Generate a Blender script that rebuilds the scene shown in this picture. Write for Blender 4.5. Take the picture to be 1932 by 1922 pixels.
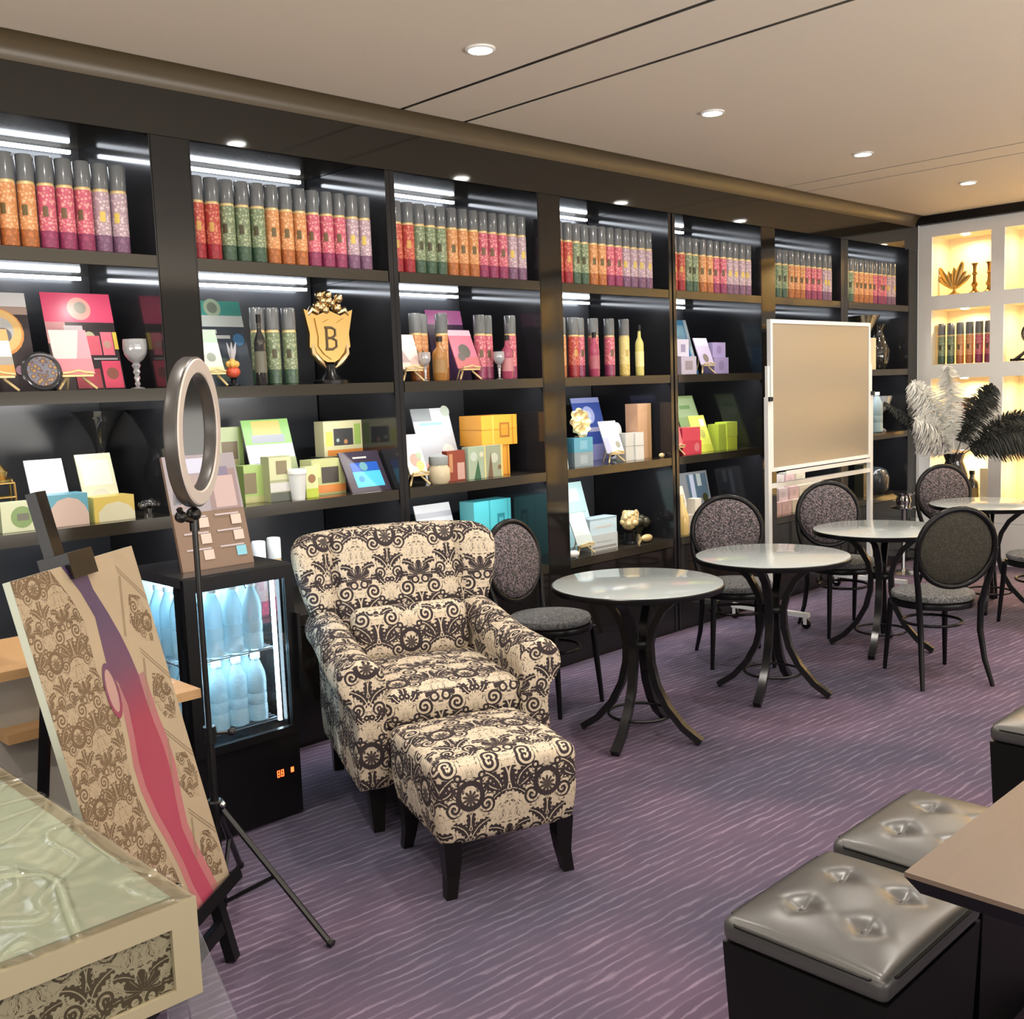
import bpy, bmesh, math, random
from mathutils import Vector, Matrix, Euler, noise
PI = math.pi
random.seed(7)
S = bpy.context.scene
COL = S.collection
for o in list(bpy.data.objects): bpy.data.objects.remove(o)

# ------------------------------------------------------------------ camera, world, lights, exposure
cam = bpy.data.cameras.new('camera'); cam_o = bpy.data.objects.new('camera', cam); COL.objects.link(cam_o)
yaw, pit, rol = 0.770625428, 0.113269062, 0.0371658154
fw = Vector((math.sin(yaw)*math.cos(pit), math.cos(yaw)*math.cos(pit), -math.sin(pit)))
rt = Vector((math.cos(yaw), -math.sin(yaw), 0)); dn = fw.cross(rt)
r2 = math.cos(rol)*rt + math.sin(rol)*dn; d2 = -math.sin(rol)*rt + math.cos(rol)*dn
cam_o.matrix_world = Matrix(((r2.x, -d2.x, -fw.x, 0), (r2.y, -d2.y, -fw.y, 0), (r2.z, -d2.z, -fw.z, 1.6), (0, 0, 0, 1)))
cam.sensor_fit = 'HORIZONTAL'; cam.sensor_width = 36; cam.lens = 36*1961.97/1932; cam.clip_start = .05
S.camera = cam_o

w = bpy.data.worlds.new('world'); S.world = w; w.use_nodes = True
w.node_tree.nodes['Background'].inputs[0].default_value = (1.0, .90, .78, 1)
w.node_tree.nodes['Background'].inputs[1].default_value = .55
S.view_settings.view_transform = 'Standard'; S.view_settings.look = 'None'
S.view_settings.gamma = 1; S.view_settings.use_curve_mapping = False
S.view_settings.exposure = -0.15

def area(name, loc, rot, sx, sy, power, color, spread=PI, shape='RECTANGLE'):
    l = bpy.data.lights.new(name, 'AREA'); l.shape = shape; l.size = sx
    if shape == 'RECTANGLE': l.size_y = sy
    l.energy = power; l.color = color; l.spread = spread
    o = bpy.data.objects.new(name, l); o.location = loc; o.rotation_euler = rot; COL.objects.link(o); return o
# unseen fill panels behind and left of the camera, added to brighten the ceiling
area('rear_ceiling_fill', (2.5, -3.1, 1.0), (math.radians(140), 0, 0), 9, 1.6, 430, (1, .95, .88), math.radians(130))
area('side_ceiling_fill', (-3.1, .5, 1.0), (math.radians(140), 0, math.radians(-90)), 6, 1.6, 160, (1, .95, .88), math.radians(130))
LAMPS = [(x, y) for y in (3.1, 1.4, -.4) for x in (-.2, 1.36, 2.93, 4.5, 6.06, 7.6)]
for x, y in LAMPS:
    area('downlight_beam', (x, y, 2.915), (0, 0, 0), .09, .09, 15, (1, .92, .82), math.radians(150), 'DISK')

# ------------------------------------------------------------------ materials
MATS = {}
def mat(name, col, rough=.5, metal=0, emit=None, es=0, coat=0, trans=0, alpha=1, ior=1.5, spec=None):
    if name in MATS: return MATS[name]
    m = bpy.data.materials.new(name); m.use_nodes = True
    b = m.node_tree.nodes['Principled BSDF']
    b.inputs['Base Color'].default_value = (*col, 1); b.inputs['Roughness'].default_value = rough
    b.inputs['Metallic'].default_value = metal; b.inputs['Coat Weight'].default_value = coat
    b.inputs['Transmission Weight'].default_value = trans; b.inputs['Alpha'].default_value = alpha
    b.inputs['IOR'].default_value = ior
    if spec is not None: b.inputs['Specular IOR Level'].default_value = spec
    if emit: b.inputs['Emission Color'].default_value = (*emit, 1); b.inputs['Emission Strength'].default_value = es
    MATS[name] = m; return m
class G:
    def __init__(s, m): s.m = m; s.nt = m.node_tree; s.b = s.nt.nodes['Principled BSDF']
    def n(s, t, **k):
        n = s.nt.nodes.new(t)
        for a, v in k.items(): setattr(n, a, v)
        return n
    def put(s, inp, v):
        if isinstance(v, (int, float)): inp.default_value = v
        elif isinstance(v, tuple): inp.default_value = v if len(v) != 3 or inp.type == 'VECTOR' else (*v, 1)
        else: s.nt.links.new(v, inp)
    def M(s, op, a, b=0.0, c=None):
        n = s.n('ShaderNodeMath', operation=op); s.put(n.inputs[0], a); s.put(n.inputs[1], b)
        if c is not None: s.put(n.inputs[2], c)
        return n.outputs[0]
    def mix(s, f, a, b):
        n = s.n('ShaderNodeMix', data_type='RGBA'); s.put(n.inputs[0], f); s.put(n.inputs[6], a); s.put(n.inputs[7], b); return n.outputs[2]
    def noise(s, vec, scale, detail=2, dist=0, rough=.5):
        n = s.n('ShaderNodeTexNoise'); s.nt.links.new(vec, n.inputs['Vector']); n.inputs['Scale'].default_value = scale
        n.inputs['Detail'].default_value = detail; n.inputs['Distortion'].default_value = dist; n.inputs['Roughness'].default_value = rough
        return n.outputs['Fac']
    def vor(s, vec, scale, feature='F1'):
        n = s.n('ShaderNodeTexVoronoi', feature=feature); s.nt.links.new(vec, n.inputs['Vector']); n.inputs['Scale'].default_value = scale; return n
    def ramp(s, f, *stops):
        n = s.n('ShaderNodeValToRGB'); s.put(n.inputs[0], f); e = n.color_ramp.elements
        e[0].position = stops[0][0]; e[0].color = (*stops[0][1], 1); e[1].position = stops[1][0]; e[1].color = (*stops[1][1], 1)
        for p, c in stops[2:]: q = e.new(p); q.color = (*c, 1)
        return n.outputs[0]
    def bump(s, h, st, dist=.01):
        n = s.n('ShaderNodeBump'); s.put(n.inputs['Height'], h); n.inputs['Strength'].default_value = st; n.inputs['Distance'].default_value = dist
        s.nt.links.new(n.outputs[0], s.b.inputs['Normal'])
    def obj(s): return s.n('ShaderNodeTexCoord').outputs['Object']
    def uv(s): return s.n('ShaderNodeTexCoord').outputs['UV']
    def col(s, v): s.put(s.b.inputs['Base Color'], v)

def damask(g, vec, P, Q, wob=.004):
    """ornament mask: two mirrored motifs in half drop repeat (0 ground, 1 ornament)"""
    nx = g.n('ShaderNodeTexNoise'); nx.inputs['Scale'].default_value = 14; g.nt.links.new(vec, nx.inputs['Vector'])
    off = g.n('ShaderNodeVectorMath', operation='MULTIPLY_ADD'); g.nt.links.new(nx.outputs['Color'], off.inputs[0])
    off.inputs[1].default_value = (wob*2, wob*2, 0); g.nt.links.new(vec, off.inputs[2])
    sp = g.n('ShaderNodeSeparateXYZ'); g.nt.links.new(off.outputs[0], sp.inputs[0])
    u, v = sp.outputs[0], sp.outputs[1]; M = g.M; s = P/.34
    xa = M('MULTIPLY', M('ABSOLUTE', M('SUBTRACT', M('FRACT', M('ADD', M('DIVIDE', u, P), .5)), .5)), P/s)
    xb = M('SUBTRACT', P/2/s, xa)
    ya = M('MULTIPLY', M('SUBTRACT', M('FRACT', M('DIVIDE', v, Q)), .5), Q/s)
    yb = M('MULTIPLY', M('SUBTRACT', M('FRACT', M('ADD', M('DIVIDE', v, Q), .5)), .5), Q/s)
    def pol(x, y, cx, cy):
        dx = M('SUBTRACT', x, cx); dy = M('SUBTRACT', y, cy)
        return M('SQRT', M('ADD', M('MULTIPLY', dx, dx), M('MULTIPLY', dy, dy))), M('ARCTAN2', dx, dy)
    def land(*a):
        r = a[0]
        for q in a[1:]: r = M('MULTIPLY', r, q)
        return r
    lt = lambda a, b: M('LESS_THAN', a, b); gt = lambda a, b: M('GREATER_THAN', a, b)
    def spiral(x, y, cx, cy, R, wd, sg=1):
        d, t = pol(x, y, cx, cy)
        return land(lt(M('FRACT', M('ADD', M('DIVIDE', d, wd), M('MULTIPLY', t, sg/(2*PI)))), .55), lt(d, R))
    def ring(x, y, cx, cy, R, wd):
        d, t = pol(x, y, cx, cy); return lt(M('ABSOLUTE', M('SUBTRACT', d, R)), wd)
    def fan(x, y, cy, R, n, lim=2.0):
        d, t = pol(x, y, 0.0, cy)
        lobe = M('ABSOLUTE', M('COSINE', M('MULTIPLY', t, n)))
        return land(lt(d, M('MULTIPLY_ADD', M('POWER', lobe, .7), R*.62, R*.38)), gt(M('ABSOLUTE', M('SUBTRACT', M('MULTIPLY', lobe, 1), .72)), .035), lt(t, lim))
    def leaf(x, y, cx, cy, ang, a, b):
        c, sn = math.cos(ang), math.sin(ang); dx = M('SUBTRACT', x, cx); dy = M('SUBTRACT', y, cy)
        p = M('ADD', M('MULTIPLY', dx, c), M('MULTIPLY', dy, sn)); q = M('SUBTRACT', M('MULTIPLY', dy, c), M('MULTIPLY', dx, sn))
        pp = M('DIVIDE', p, a); qq = M('DIVIDE', M('ADD', q, M('MULTIPLY', M('MULTIPLY', p, p), 5.0)), b)
        e = M('ADD', M('MULTIPLY', pp, pp), M('MULTIPLY', qq, qq))
        notch = M('MULTIPLY', M('SINE', M('MULTIPLY', p, 320)), .28)
        return land(lt(e, M('ADD', notch, .8)), gt(M('ABSOLUTE', qq), .10))
    parts = [fan(xa, ya, .055, .075, 3.4), ring(xa, ya, .028, .028, .018, .0055), spiral(xa, ya, .078, -.012, .043, .023),
             leaf(xa, ya, .055, -.085, .9, .058, .024), leaf(xa, ya, .0, -.09, 1.57, .060, .036), leaf(xa, ya, .115, .05, 2.1, .045, .018),
             ring(xa, ya, .118, -.055, .012, .005),
             ring(xb, yb, 0.0, .075, .052, .011), fan(xb, yb, .062, .036, 5.0, 4), spiral(xb, yb, .07, .03, .036, .020, -1),
             ring(xb, yb, .034, .125, .016, .006), leaf(xb, yb, .035, -.06, .75, .062, .022), leaf(xb, yb, .09, .095, 2.5, .045, .02),
             spiral(xb, yb, .052, -.125, .034, .019), leaf(xb, yb, 0.0, -.03, 1.57, .045, .02), ring(xb, yb, .012, -.165, .009, .005)]
    cv = g.n('ShaderNodeCombineXYZ'); g.put(cv.inputs[0], xa); g.put(cv.inputs[1], ya)
    vine = g.noise(cv.outputs[0], 26*.34/max(.34, .01), 2, 1.2); parts.append(land(lt(M('ABSOLUTE', M('SUBTRACT', vine, .5)), .012)))
    cv2 = g.n('ShaderNodeCombineXYZ'); g.put(cv2.inputs[0], xb); g.put(cv2.inputs[1], yb); g.put(cv2.inputs[2], .37)
    parts.append(gt(g.noise(cv2.outputs[0], 46, 1, .8), .74))
    parts += [leaf(xa, ya, .06, .125, .3, .045, .018), leaf(xa, ya, .045, -.145, -.5, .04, .016), spiral(xa, ya, .112, -.115, .026, .016), leaf(xb, yb, .075, -.145, .2, .04, .016)]
    r = parts[0]
    for q in parts[1:]: r = M('MAXIMUM', r, q)
    return r

m_lacquer = mat('black_lacquer', (.010, .009, .008), .07)
m_fascia = mat('fascia_lacquer', (.016, .014, .011), .06)
m_panel = mat('cabinet_panel', (.014, .014, .016), .10)
m_back = mat('cabinet_back', (.05, .052, .058), .22)
m_shelf = mat('shelf_lacquer', (.034, .029, .021), .12)
m_black = mat('black_wood', (.005, .005, .006), .28, spec=.28)
m_blackmetal = mat('black_metal', (.006, .006, .007), .3, 0, spec=.4)
m_gold = mat('gold', (.48, .31, .11), .34, 1)
m_goldp = mat('pale_gold_paint', (.72, .56, .28), .4, .3)
m_glass = mat('clear_glass', (1, 1, 1), .02, trans=1, ior=1.45)
m_white = mat('white_paint', (.75, .75, .72), .4)
m_led = mat('led_strip', (1, 1, 1), .5, emit=(.86, .92, 1), es=16)
m_puck = mat('puck_lamp', (1, 1, 1), .5, emit=(1, .97, .9), es=25)
m_chrome = mat('chrome', (.7, .7, .7), .12, 1)
m_dkglass = mat('dark_glass', (.02, .02, .02), .03, coat=1)

m = m_ceiling = mat('ceiling_paint', (.60, .53, .45), .6); g = G(m); g.bump(g.noise(g.obj(), 60, 3), .05)
g.col(g.mix(g.noise(g.obj(), .8, 2), (.60, .53, .46), (.62, .55, .44)))

m = m_carpet = mat('carpet', (.15, .1, .17), .95, spec=.1); g = G(m); c = g.obj()
sp = g.n('ShaderNodeSeparateXYZ'); g.nt.links.new(c, sp.inputs[0])
map_ = g.n('ShaderNodeMapping'); map_.inputs['Scale'].default_value = (1, 3, 1); map_.inputs['Rotation'].default_value = (0, 0, .07); g.nt.links.new(c, map_.inputs[0])
wob = g.noise(map_.outputs[0], 7, 3)
yy = g.M('ADD', g.M('ADD', sp.outputs[1], g.M('MULTIPLY', sp.outputs[0], .07)), g.M('MULTIPLY', wob, .045))
wav = g.M('SINE', g.M('MULTIPLY', yy, 2*PI*27))
map2 = g.n('ShaderNodeMapping'); map2.inputs['Scale'].default_value = (3.2, 22, 1); g.nt.links.new(c, map2.inputs[0])
brk = g.noise(map2.outputs[0], 1.6, 2)
line = g.M('MULTIPLY', g.ramp(wav, (.35, (0, 0, 0)), (.95, (1, 1, 1))), g.ramp(brk, (.38, (.12, .12, .12)), (.62, (1, 1, 1))))
big = g.ramp(g.noise(c, 1.1, 3), (.38, (0, 0, 0)), (.62, (1, 1, 1)))
base = g.mix(big, (.078, .072, .112), (.140, .100, .152))
fine = g.noise(c, 260, 2)
hi = g.mix(big, (.165, .155, .215), (.29, .215, .30))
cc = g.mix(line, base, hi)
g.col(g.mix(g.M('MULTIPLY', fine, .45), cc, (.05, .04, .06))); g.bump(g.M('ADD', line, g.M('MULTIPLY', fine, .8)), .35, .01)

def damask_mat(name, ground, orn, P, Q, orn2=None, rough=.85, wob=.004):
    m = mat(name, ground, rough, spec=.2); g = G(m); u = g.uv()
    k = damask(g, u, P, Q, wob)
    o = g.mix(g.noise(u, 9, 2), orn, orn2 or orn)
    g.col(g.mix(k, ground, o)); return m
m_damask = damask_mat('damask_fabric', (.60, .51, .39), (.022, .018, .024), .27, .33, (.06, .045, .045))
G(m_damask).bump(G(m_damask).noise(G(m_damask).uv(), 300, 1), .15, .004)
m_print = damask_mat('board_print', (.36, .285, .195), (.12, .08, .05), .155, .185, (.16, .11, .065), .45)
m_boxprint = damask_mat('box_print', (.22, .2, .135), (.035, .027, .018), .17, .2, (.06, .05, .03), .35)

def speckle(name, a, b, c3, rough=.8):
    m = mat(name, a, rough); g = G(m); v = g.vor(g.obj(), 190)
    sc = g.n('ShaderNodeSeparateColor'); g.nt.links.new(v.outputs['Color'], sc.inputs[0])
    k = g.ramp(sc.outputs[0], (.45, (0, 0, 0)), (.9, (1, 1, 1)))
    q = g.mix(k, a, b); g.col(g.mix(g.ramp(sc.outputs[1], (.72, (0, 0, 0)), (.95, (1, 1, 1))), q, c3)); g.bump(v.outputs['Distance'], .2, .003); return m
m_speck = speckle('speckled_upholstery', (.022, .020, .022), (.15, .135, .142), (.30, .22, .25))
m_speckback = speckle('woven_backing', (.02, .018, .012), (.035, .032, .02), (.05, .045, .03))
m_seatfab = speckle('seat_fabric', (.06, .062, .066), (.15, .155, .16), (.22, .22, .22))
m_leather = mat('black_leather', (.028, .029, .028), .34, coat=.35); g = G(m_leather); g.bump(g.vor(g.obj(), 420).outputs['Distance'], .05, .001)
m_wood = mat('light_wood', (.55, .34, .17), .45); g = G(m_wood)
mp = g.n('ShaderNodeMapping'); mp.inputs['Scale'].default_value = (1.5, 14, 14); g.nt.links.new(g.obj(), mp.inputs[0])
g.col(g.mix(g.noise(mp.outputs[0], 4, 3, 1), (.58, .36, .18), (.46, .27, .12)))
m_brown = mat('brown_laminate', (.14, .1, .078), .34); g = G(m_brown)
mp = g.n('ShaderNodeMapping'); mp.inputs['Scale'].default_value = (2, 30, 30); g.nt.links.new(g.obj(), mp.inputs[0]); g.col(g.mix(g.noise(mp.outputs[0], 5, 3), (.140, .103, .078), (.115, .083, .062)))
m_tabletop = mat('grey_glass_tabletop', (.42, .47, .48), .16, coat=.5)

def paint(c, r=.4, metal=0):
    return mat('paint_%d_%d_%d_%d_%d' % (c[0]*255, c[1]*255, c[2]*255, r*100, metal*100), c, r, metal)
def tinmat(name, a, b):
    if name in MATS: return MATS[name]
    m = mat(name, a, .28); g = G(m); v = g.vor(g.obj(), 75)
    k = g.ramp(v.outputs['Distance'], (.25, (1, 1, 1)), (.5, (0, 0, 0))); g.col(g.mix(k, a, b)); return m

# ------------------------------------------------------------------ mesh helpers
def tag(o, label=None, cat=None, group=None, kind=None):
    if label: o['label'] = label
    if cat: o['category'] = cat
    if group: o['group'] = group
    if kind: o['kind'] = kind
    return o
def empty(name, loc=(0, 0, 0), rz=0, label=None, cat=None, group=None):
    o = bpy.data.objects.new(name, None); o.empty_display_size = .05; COL.objects.link(o)
    o.location = loc; o.rotation_euler = (0, 0, rz); return tag(o, label, cat, group)
def copy_tree(o, parent=None):
    c = o.copy(); COL.objects.link(c); c.parent = parent
    for ch in list(o.children): copy_tree(ch, c)
    return c
class MB:
    def __init__(s): s.v = []; s.f = []; s.mi = []; s.X = Matrix()
    def add(s, vs, fs, mi=0):
        b = len(s.v); s.v += [s.X @ Vector(p) for p in vs]; s.f += [tuple(b+i for i in f) for f in fs]; s.mi += [mi]*len(fs); return s
    def box(s, x0, x1, y0, y1, z0, z1, mi=0):
        v = [(x, y, z) for x in (x0, x1) for y in (y0, y1) for z in (z0, z1)]
        return s.add(v, [(0, 1, 3, 2), (4, 6, 7, 5), (0, 4, 5, 1), (2, 3, 7, 6), (0, 2, 6, 4), (1, 5, 7, 3)], mi)
    def rbox(s, w, d, h, r, c=(0, 0, 0), n=(8, 8, 8), fn=None, mi=0, seg=3):
        """rounded box of w,d,h centred on c, gridded so that fn can bend it"""
        def axis(L, k):
            i = L/2-r; a = [-L/2 + r*(1-math.cos(PI/2*t/seg)) for t in range(seg)]
            mid = [-i+2*i*t/max(k, 1) for t in range(k+1)]
            return a+mid+[-q for q in reversed(a)]
        ax = [axis(w, n[0]), axis(d, n[1]), axis(h, n[2])]; idx = {}; vs = []; fs = []
        def pt(i, j, k):
            key = (i, j, k)
            if key not in idx:
                p = Vector((ax[0][i], ax[1][j], ax[2][k])); q = Vector([max(-L/2+r, min(L/2-r, p[t])) for t, L in enumerate((w, d, h))])
                e = p-q
                if e.length > 1e-9: p = q+e.normalized()*r
                if fn: p = Vector(fn(p))
                idx[key] = len(vs); vs.append(p+Vector(c))
            return idx[key]
        N = [len(a)-1 for a in ax]
        for i in range(N[0]):
            for j in range(N[1]):
                fs.append((pt(i, j, 0), pt(i, j+1, 0), pt(i+1, j+1, 0), pt(i+1, j, 0))); fs.append((pt(i, j, N[2]), pt(i+1, j, N[2]), pt(i+1, j+1, N[2]), pt(i, j+1, N[2])))
        for i in range(N[0]):
            for k in range(N[2]):
                fs.append((pt(i, 0, k), pt(i+1, 0, k), pt(i+1, 0, k+1), pt(i, 0, k+1))); fs.append((pt(i, N[1], k), pt(i, N[1], k+1), pt(i+1, N[1], k+1), pt(i+1, N[1], k)))
        for j in range(N[1]):
            for k in range(N[2]):
                fs.append((pt(0, j, k), pt(0, j, k+1), pt(0, j+1, k+1), pt(0, j+1, k))); fs.append((pt(N[0], j, k), pt(N[0], j+1, k), pt(N[0], j+1, k+1), pt(N[0], j, k+1)))
        return s.add(vs, fs, mi)
    def lathe(s, prof, seg=20, c=(0, 0, 0), mi=0, sx=1, sy=1):
        vs = []; fs = []
        for r, z in prof:
            for k in range(seg): a = 2*PI*k/seg; vs.append((c[0]+r*math.cos(a)*sx, c[1]+r*math.sin(a)*sy, c[2]+z))
        for i in range(len(prof)-1):
            for k in range(seg): fs.append((i*seg+k, i*seg+(k+1) % seg, (i+1)*seg+(k+1) % seg, (i+1)*seg+k))
        if prof[0][0] > 1e-6: fs.append(tuple(reversed(range(seg))))
        if prof[-1][0] > 1e-6: fs.append(tuple(range((len(prof)-1)*seg, len(prof)*seg)))
        return s.add(vs, fs, mi)
    def tube(s, pts, rad, seg=8, mi=0, closed=False, sq=None):
        pts = [Vector(p) for p in pts]; n = len(pts); rad = rad if isinstance(rad, (list, tuple)) else [rad]*n
        vs = []; fs = []; up = Vector((0, 0, 1)); prev = None
        for i, p in enumerate(pts):
            a = pts[(i-1) % n] if (i > 0 or closed) else p; b = pts[(i+1) % n] if (i < n-1 or closed) else p
            t = (b-a).normalized()
            if prev is None: prev = t.orthogonal().normalized() if abs(t.z) > .95 else up.cross(t).normalized()
            prev = (prev - t*prev.dot(t)).normalized(); bi = t.cross(prev)
            for k in range(seg):
                an = 2*PI*(k+.5)/seg; x = math.cos(an); y = math.sin(an)
                if sq: x = sq[0]*(1 if x > 0 else -1)/rad[i]; y = sq[1]*(1 if y > 0 else -1)/rad[i]
                vs.append(p+(prev*x+bi*y)*rad[i])
        m_ = n if closed else n-1
        for i in range(m_):
            for k in range(seg): j = (i+1) % n; fs.append((i*seg+k, i*seg+(k+1) % seg, j*seg+(k+1) % seg, j*seg+k))
        if not closed: fs.append(tuple(reversed(range(seg)))); fs.append(tuple(range((n-1)*seg, n*seg)))
        return s.add(vs, fs, mi)
    def prism(s, poly, y0, y1, mi=0):
        n = len(poly); vs = [(x, y0, z) for x, z in poly]+[(x, y1, z) for x, z in poly]
        fs = [tuple(range(n)), tuple(reversed(range(n, 2*n)))]+[(i, i+n, (i+1) % n+n, (i+1) % n) for i in range(n)]
        return s.add(vs, fs, mi)
    def ball(s, c, r, seg=12, mi=0, sc=(1, 1, 1)):
        prof = [(r*math.sin(PI*i/seg), -r*math.cos(PI*i/seg)) for i in range(seg+1)]
        prof = [(max(a, 1e-5), b*sc[2]) for a, b in prof]
        return s.lathe(prof, seg*2-4, c, mi, sc[0], sc[1])
    def build(s, name, mats, parent=None, smooth=False, uv=None, loc=None, rot=None):
        me = bpy.data.meshes.new(name); me.from_pydata([tuple(p) for p in s.v], [], s.f)
        if not isinstance(mats, (list, tuple)): mats = [mats]
        for q in mats: me.materials.append(q)
        me.polygons.foreach_set('material_index', s.mi); me.validate(); me.update()
        bm = bmesh.new(); bm.from_mesh(me); bmesh.ops.recalc_face_normals(bm, faces=bm.faces); bm.to_mesh(me); bm.free()
        if smooth:
            me.polygons.foreach_set('use_smooth', [True]*len(me.polygons))
            try: me.set_sharp_from_angle(angle=math.radians(smooth if smooth is not True else 45))
            except Exception: pass
        if uv is not None:
            L = me.uv_layers.new(name='UVMap')
            for p in me.polygons:
                n = p.normal; a = max(range(3), key=lambda i: abs(n[i])*(1.0, 1.15, 1.0)[i])
                for li in p.loop_indices:
                    q = me.vertices[me.loops[li].vertex_index].co
                    t = (q.y, q.z) if a == 0 else ((q.x, q.z) if a == 1 else (q.x, q.y))
                    L.data[li].uv = (t[0]+uv[0], t[1]+uv[1])
        o = bpy.data.objects.new(name, me); COL.objects.link(o); o.parent = parent
        if loc: o.location = loc
        if rot: o.rotation_euler = rot
        return o
def struct(name, mb, m, label, **k): return tag(mb.build(name, m, **k), label, None, None, 'structure')

# ------------------------------------------------------------------ room shell
F = 4.04; CEIL = 2.94; XW = 8.88
struct('floor', MB().box(-3.5, XW+.5, -3.6, 5, -.05, 0), m_carpet, 'purple carpet with thin lilac stripes')
b = MB()
xs = [(-3.5, 3.212), (3.242, 3.611), (3.641, 6.592), (6.615, 6.892), (6.915, XW-.05)]
for x0, x1 in xs: b.box(x0, x1, -3.6, F, CEIL, CEIL+.06)
b.box(-3.5, XW, -3.6, F, CEIL+.12, CEIL+.14)
for a, c_ in ((3.212, .029), (3.611, .029), (6.592, .0225), (6.892, .0225)): b.box(a, a+c_, -3.6, F, CEIL+.002, CEIL+.12, 1)
struct('ceiling', b, [m_ceiling, m_black], 'cream ceiling with two pairs of narrow dark slots')
# curved strip in one even brown where ceiling meets the lacquered wall
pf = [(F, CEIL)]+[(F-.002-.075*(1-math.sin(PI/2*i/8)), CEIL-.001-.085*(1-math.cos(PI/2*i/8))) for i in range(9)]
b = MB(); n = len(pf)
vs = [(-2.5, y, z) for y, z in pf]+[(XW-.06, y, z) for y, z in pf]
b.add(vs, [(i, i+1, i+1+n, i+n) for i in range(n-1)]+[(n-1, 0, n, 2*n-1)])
m_cove = mat('cove_brown', (.075, .055, .03), .35)
struct('trim_1', b, m_cove, 'brown curved strip under the ceiling', smooth=True)
b = MB().box(-2.5, XW, F, F+.03, 2.67, CEIL)
struct('wall_back', b, m_fascia, 'glossy black fascia above the display shelves')
struct('wall_rear', MB().box(-2.5, XW+.4, 4.80, 4.9, 0, CEIL), m_black, 'dark wall behind the cabinets')
# pillars between bays
for i, (x0, x1) in enumerate(((1.99, 2.155), (4.205, 4.375), (6.43, 6.60), (8.71, XW-.002), (-.23, -.065))):
    struct('trim_%d' % (i+2), MB().box(x0+.001, x1-.001, F, 4.78, 0, 2.668), m_lacquer, 'glossy black pillar between display bays')

# end wall with lit niches
NC = 8; cols = [(3.43-.597*i, 3.92-.597*i) for i in range(NC)]
rows = [(2.27, 2.765), (1.69, 2.152), (1.09, 1.572), (.50, .963)]
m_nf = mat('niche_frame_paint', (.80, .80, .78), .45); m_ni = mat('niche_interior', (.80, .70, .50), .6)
b = MB(); X0, X1 = XW, XW+.42
ys = [-2.6]+sorted(sum([list(c) for c in cols], []))+[4.035]
zs = [.36]+sorted(sum([list(r) for r in rows], []))+[2.865]
for i in range(len(ys)-1):
    for j in range(len(zs)-1):
        hole = (i % 2 == 1) and (j % 2 == 1)
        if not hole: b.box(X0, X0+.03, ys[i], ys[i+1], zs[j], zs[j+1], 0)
for (y0, y1) in cols:
    for (z0, z1) in rows:
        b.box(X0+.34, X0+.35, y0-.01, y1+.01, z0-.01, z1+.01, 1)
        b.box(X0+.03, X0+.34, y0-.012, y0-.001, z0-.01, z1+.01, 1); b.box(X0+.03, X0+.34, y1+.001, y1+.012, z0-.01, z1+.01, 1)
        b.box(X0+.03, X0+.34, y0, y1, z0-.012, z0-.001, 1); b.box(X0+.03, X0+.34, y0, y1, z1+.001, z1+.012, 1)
struct('wall_right', b, [m_nf, m_ni], 'white end wall with rows of warm-lit niches')
b = MB()
for y0, y1 in cols: b.box(XW-.005, XW+.03, y0-.05, y0+.24, .06, .355, 0); b.box(XW-.005, XW+.03, y0+.245, y0+.542, .06, .355, 0)
b.box(XW+.005, XW+.03, -2.6, 4.035, 0, .06, 0)
struct('baseboard_right', b, m_nf, 'white base panels under the niches')
struct('trim_8', MB().box(XW-.05, XW+.4, -2.6, 4.03, 2.868, CEIL+.05), m_black, 'black trim line above the white niche wall')
warm = (1, .72, .36)
for ci, (y0, y1) in enumerate(cols):
    for z0, z1 in rows:
        area('niche_glow', (XW+.17, (y0+y1)/2, z1-.012), (0, 0, 0), .07, .07, 5.5 if ci < 3 else 5.0, warm, math.radians(165), 'DISK')
b = MB().lathe([(.032, 0), (.032, -.006), (.020, -.008)], 16); niche_lamp = b.build('niche_lamp', m_puck)
first = True
for y0, y1 in cols[:2]:
    for ri, (z0, z1) in enumerate(rows):
        o = niche_lamp if first else niche_lamp.copy()
        if not first: COL.objects.link(o)
        first = False; o.location = (XW+.10, (y0+y1)/2, z1+.000)
        tag(o, 'small round lamp in the ceiling of a %s niche of the %s column' % (('top', 'second-row', 'third-row', 'bottom')[ri], {3.43: 'leftmost'}.get(y0, 'next' if y0 > 2.5 else 'third')), 'lamp', 'niche lamps in the white wall')

# ceiling downlights
b = MB().lathe([(.062, 0), (.062, -.008), (.050, -.010), (.047, -.002)], 28); ring_me = b
def downlight(x, y, lab):
    t = empty('ceiling_downlight', (x, y, CEIL), 0, lab, 'ceiling light', 'recessed ceiling downlights')
    o = MB().lathe([(.060, 0), (.060, -.006), (.048, -.009), (.046, -.001)], 28).build('trim_ring', m_white, t, True)
    MB().lathe([(.046, -.003), (.001, -.003)], 28).build('lamp_disc', m_puck, t)
    return t
names = {2.93: 'round ceiling downlight nearest the camera, left of the dark slots', 4.5: 'round ceiling downlight second from the left, right of the first slots',
         6.06: 'round ceiling downlight third from the left, just before the far slots', 7.6: 'round ceiling downlight farthest away, near the white niche wall'}
for x, y in LAMPS:
    if y == 3.1 and x in names: downlight(x, y, names[x])

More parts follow.
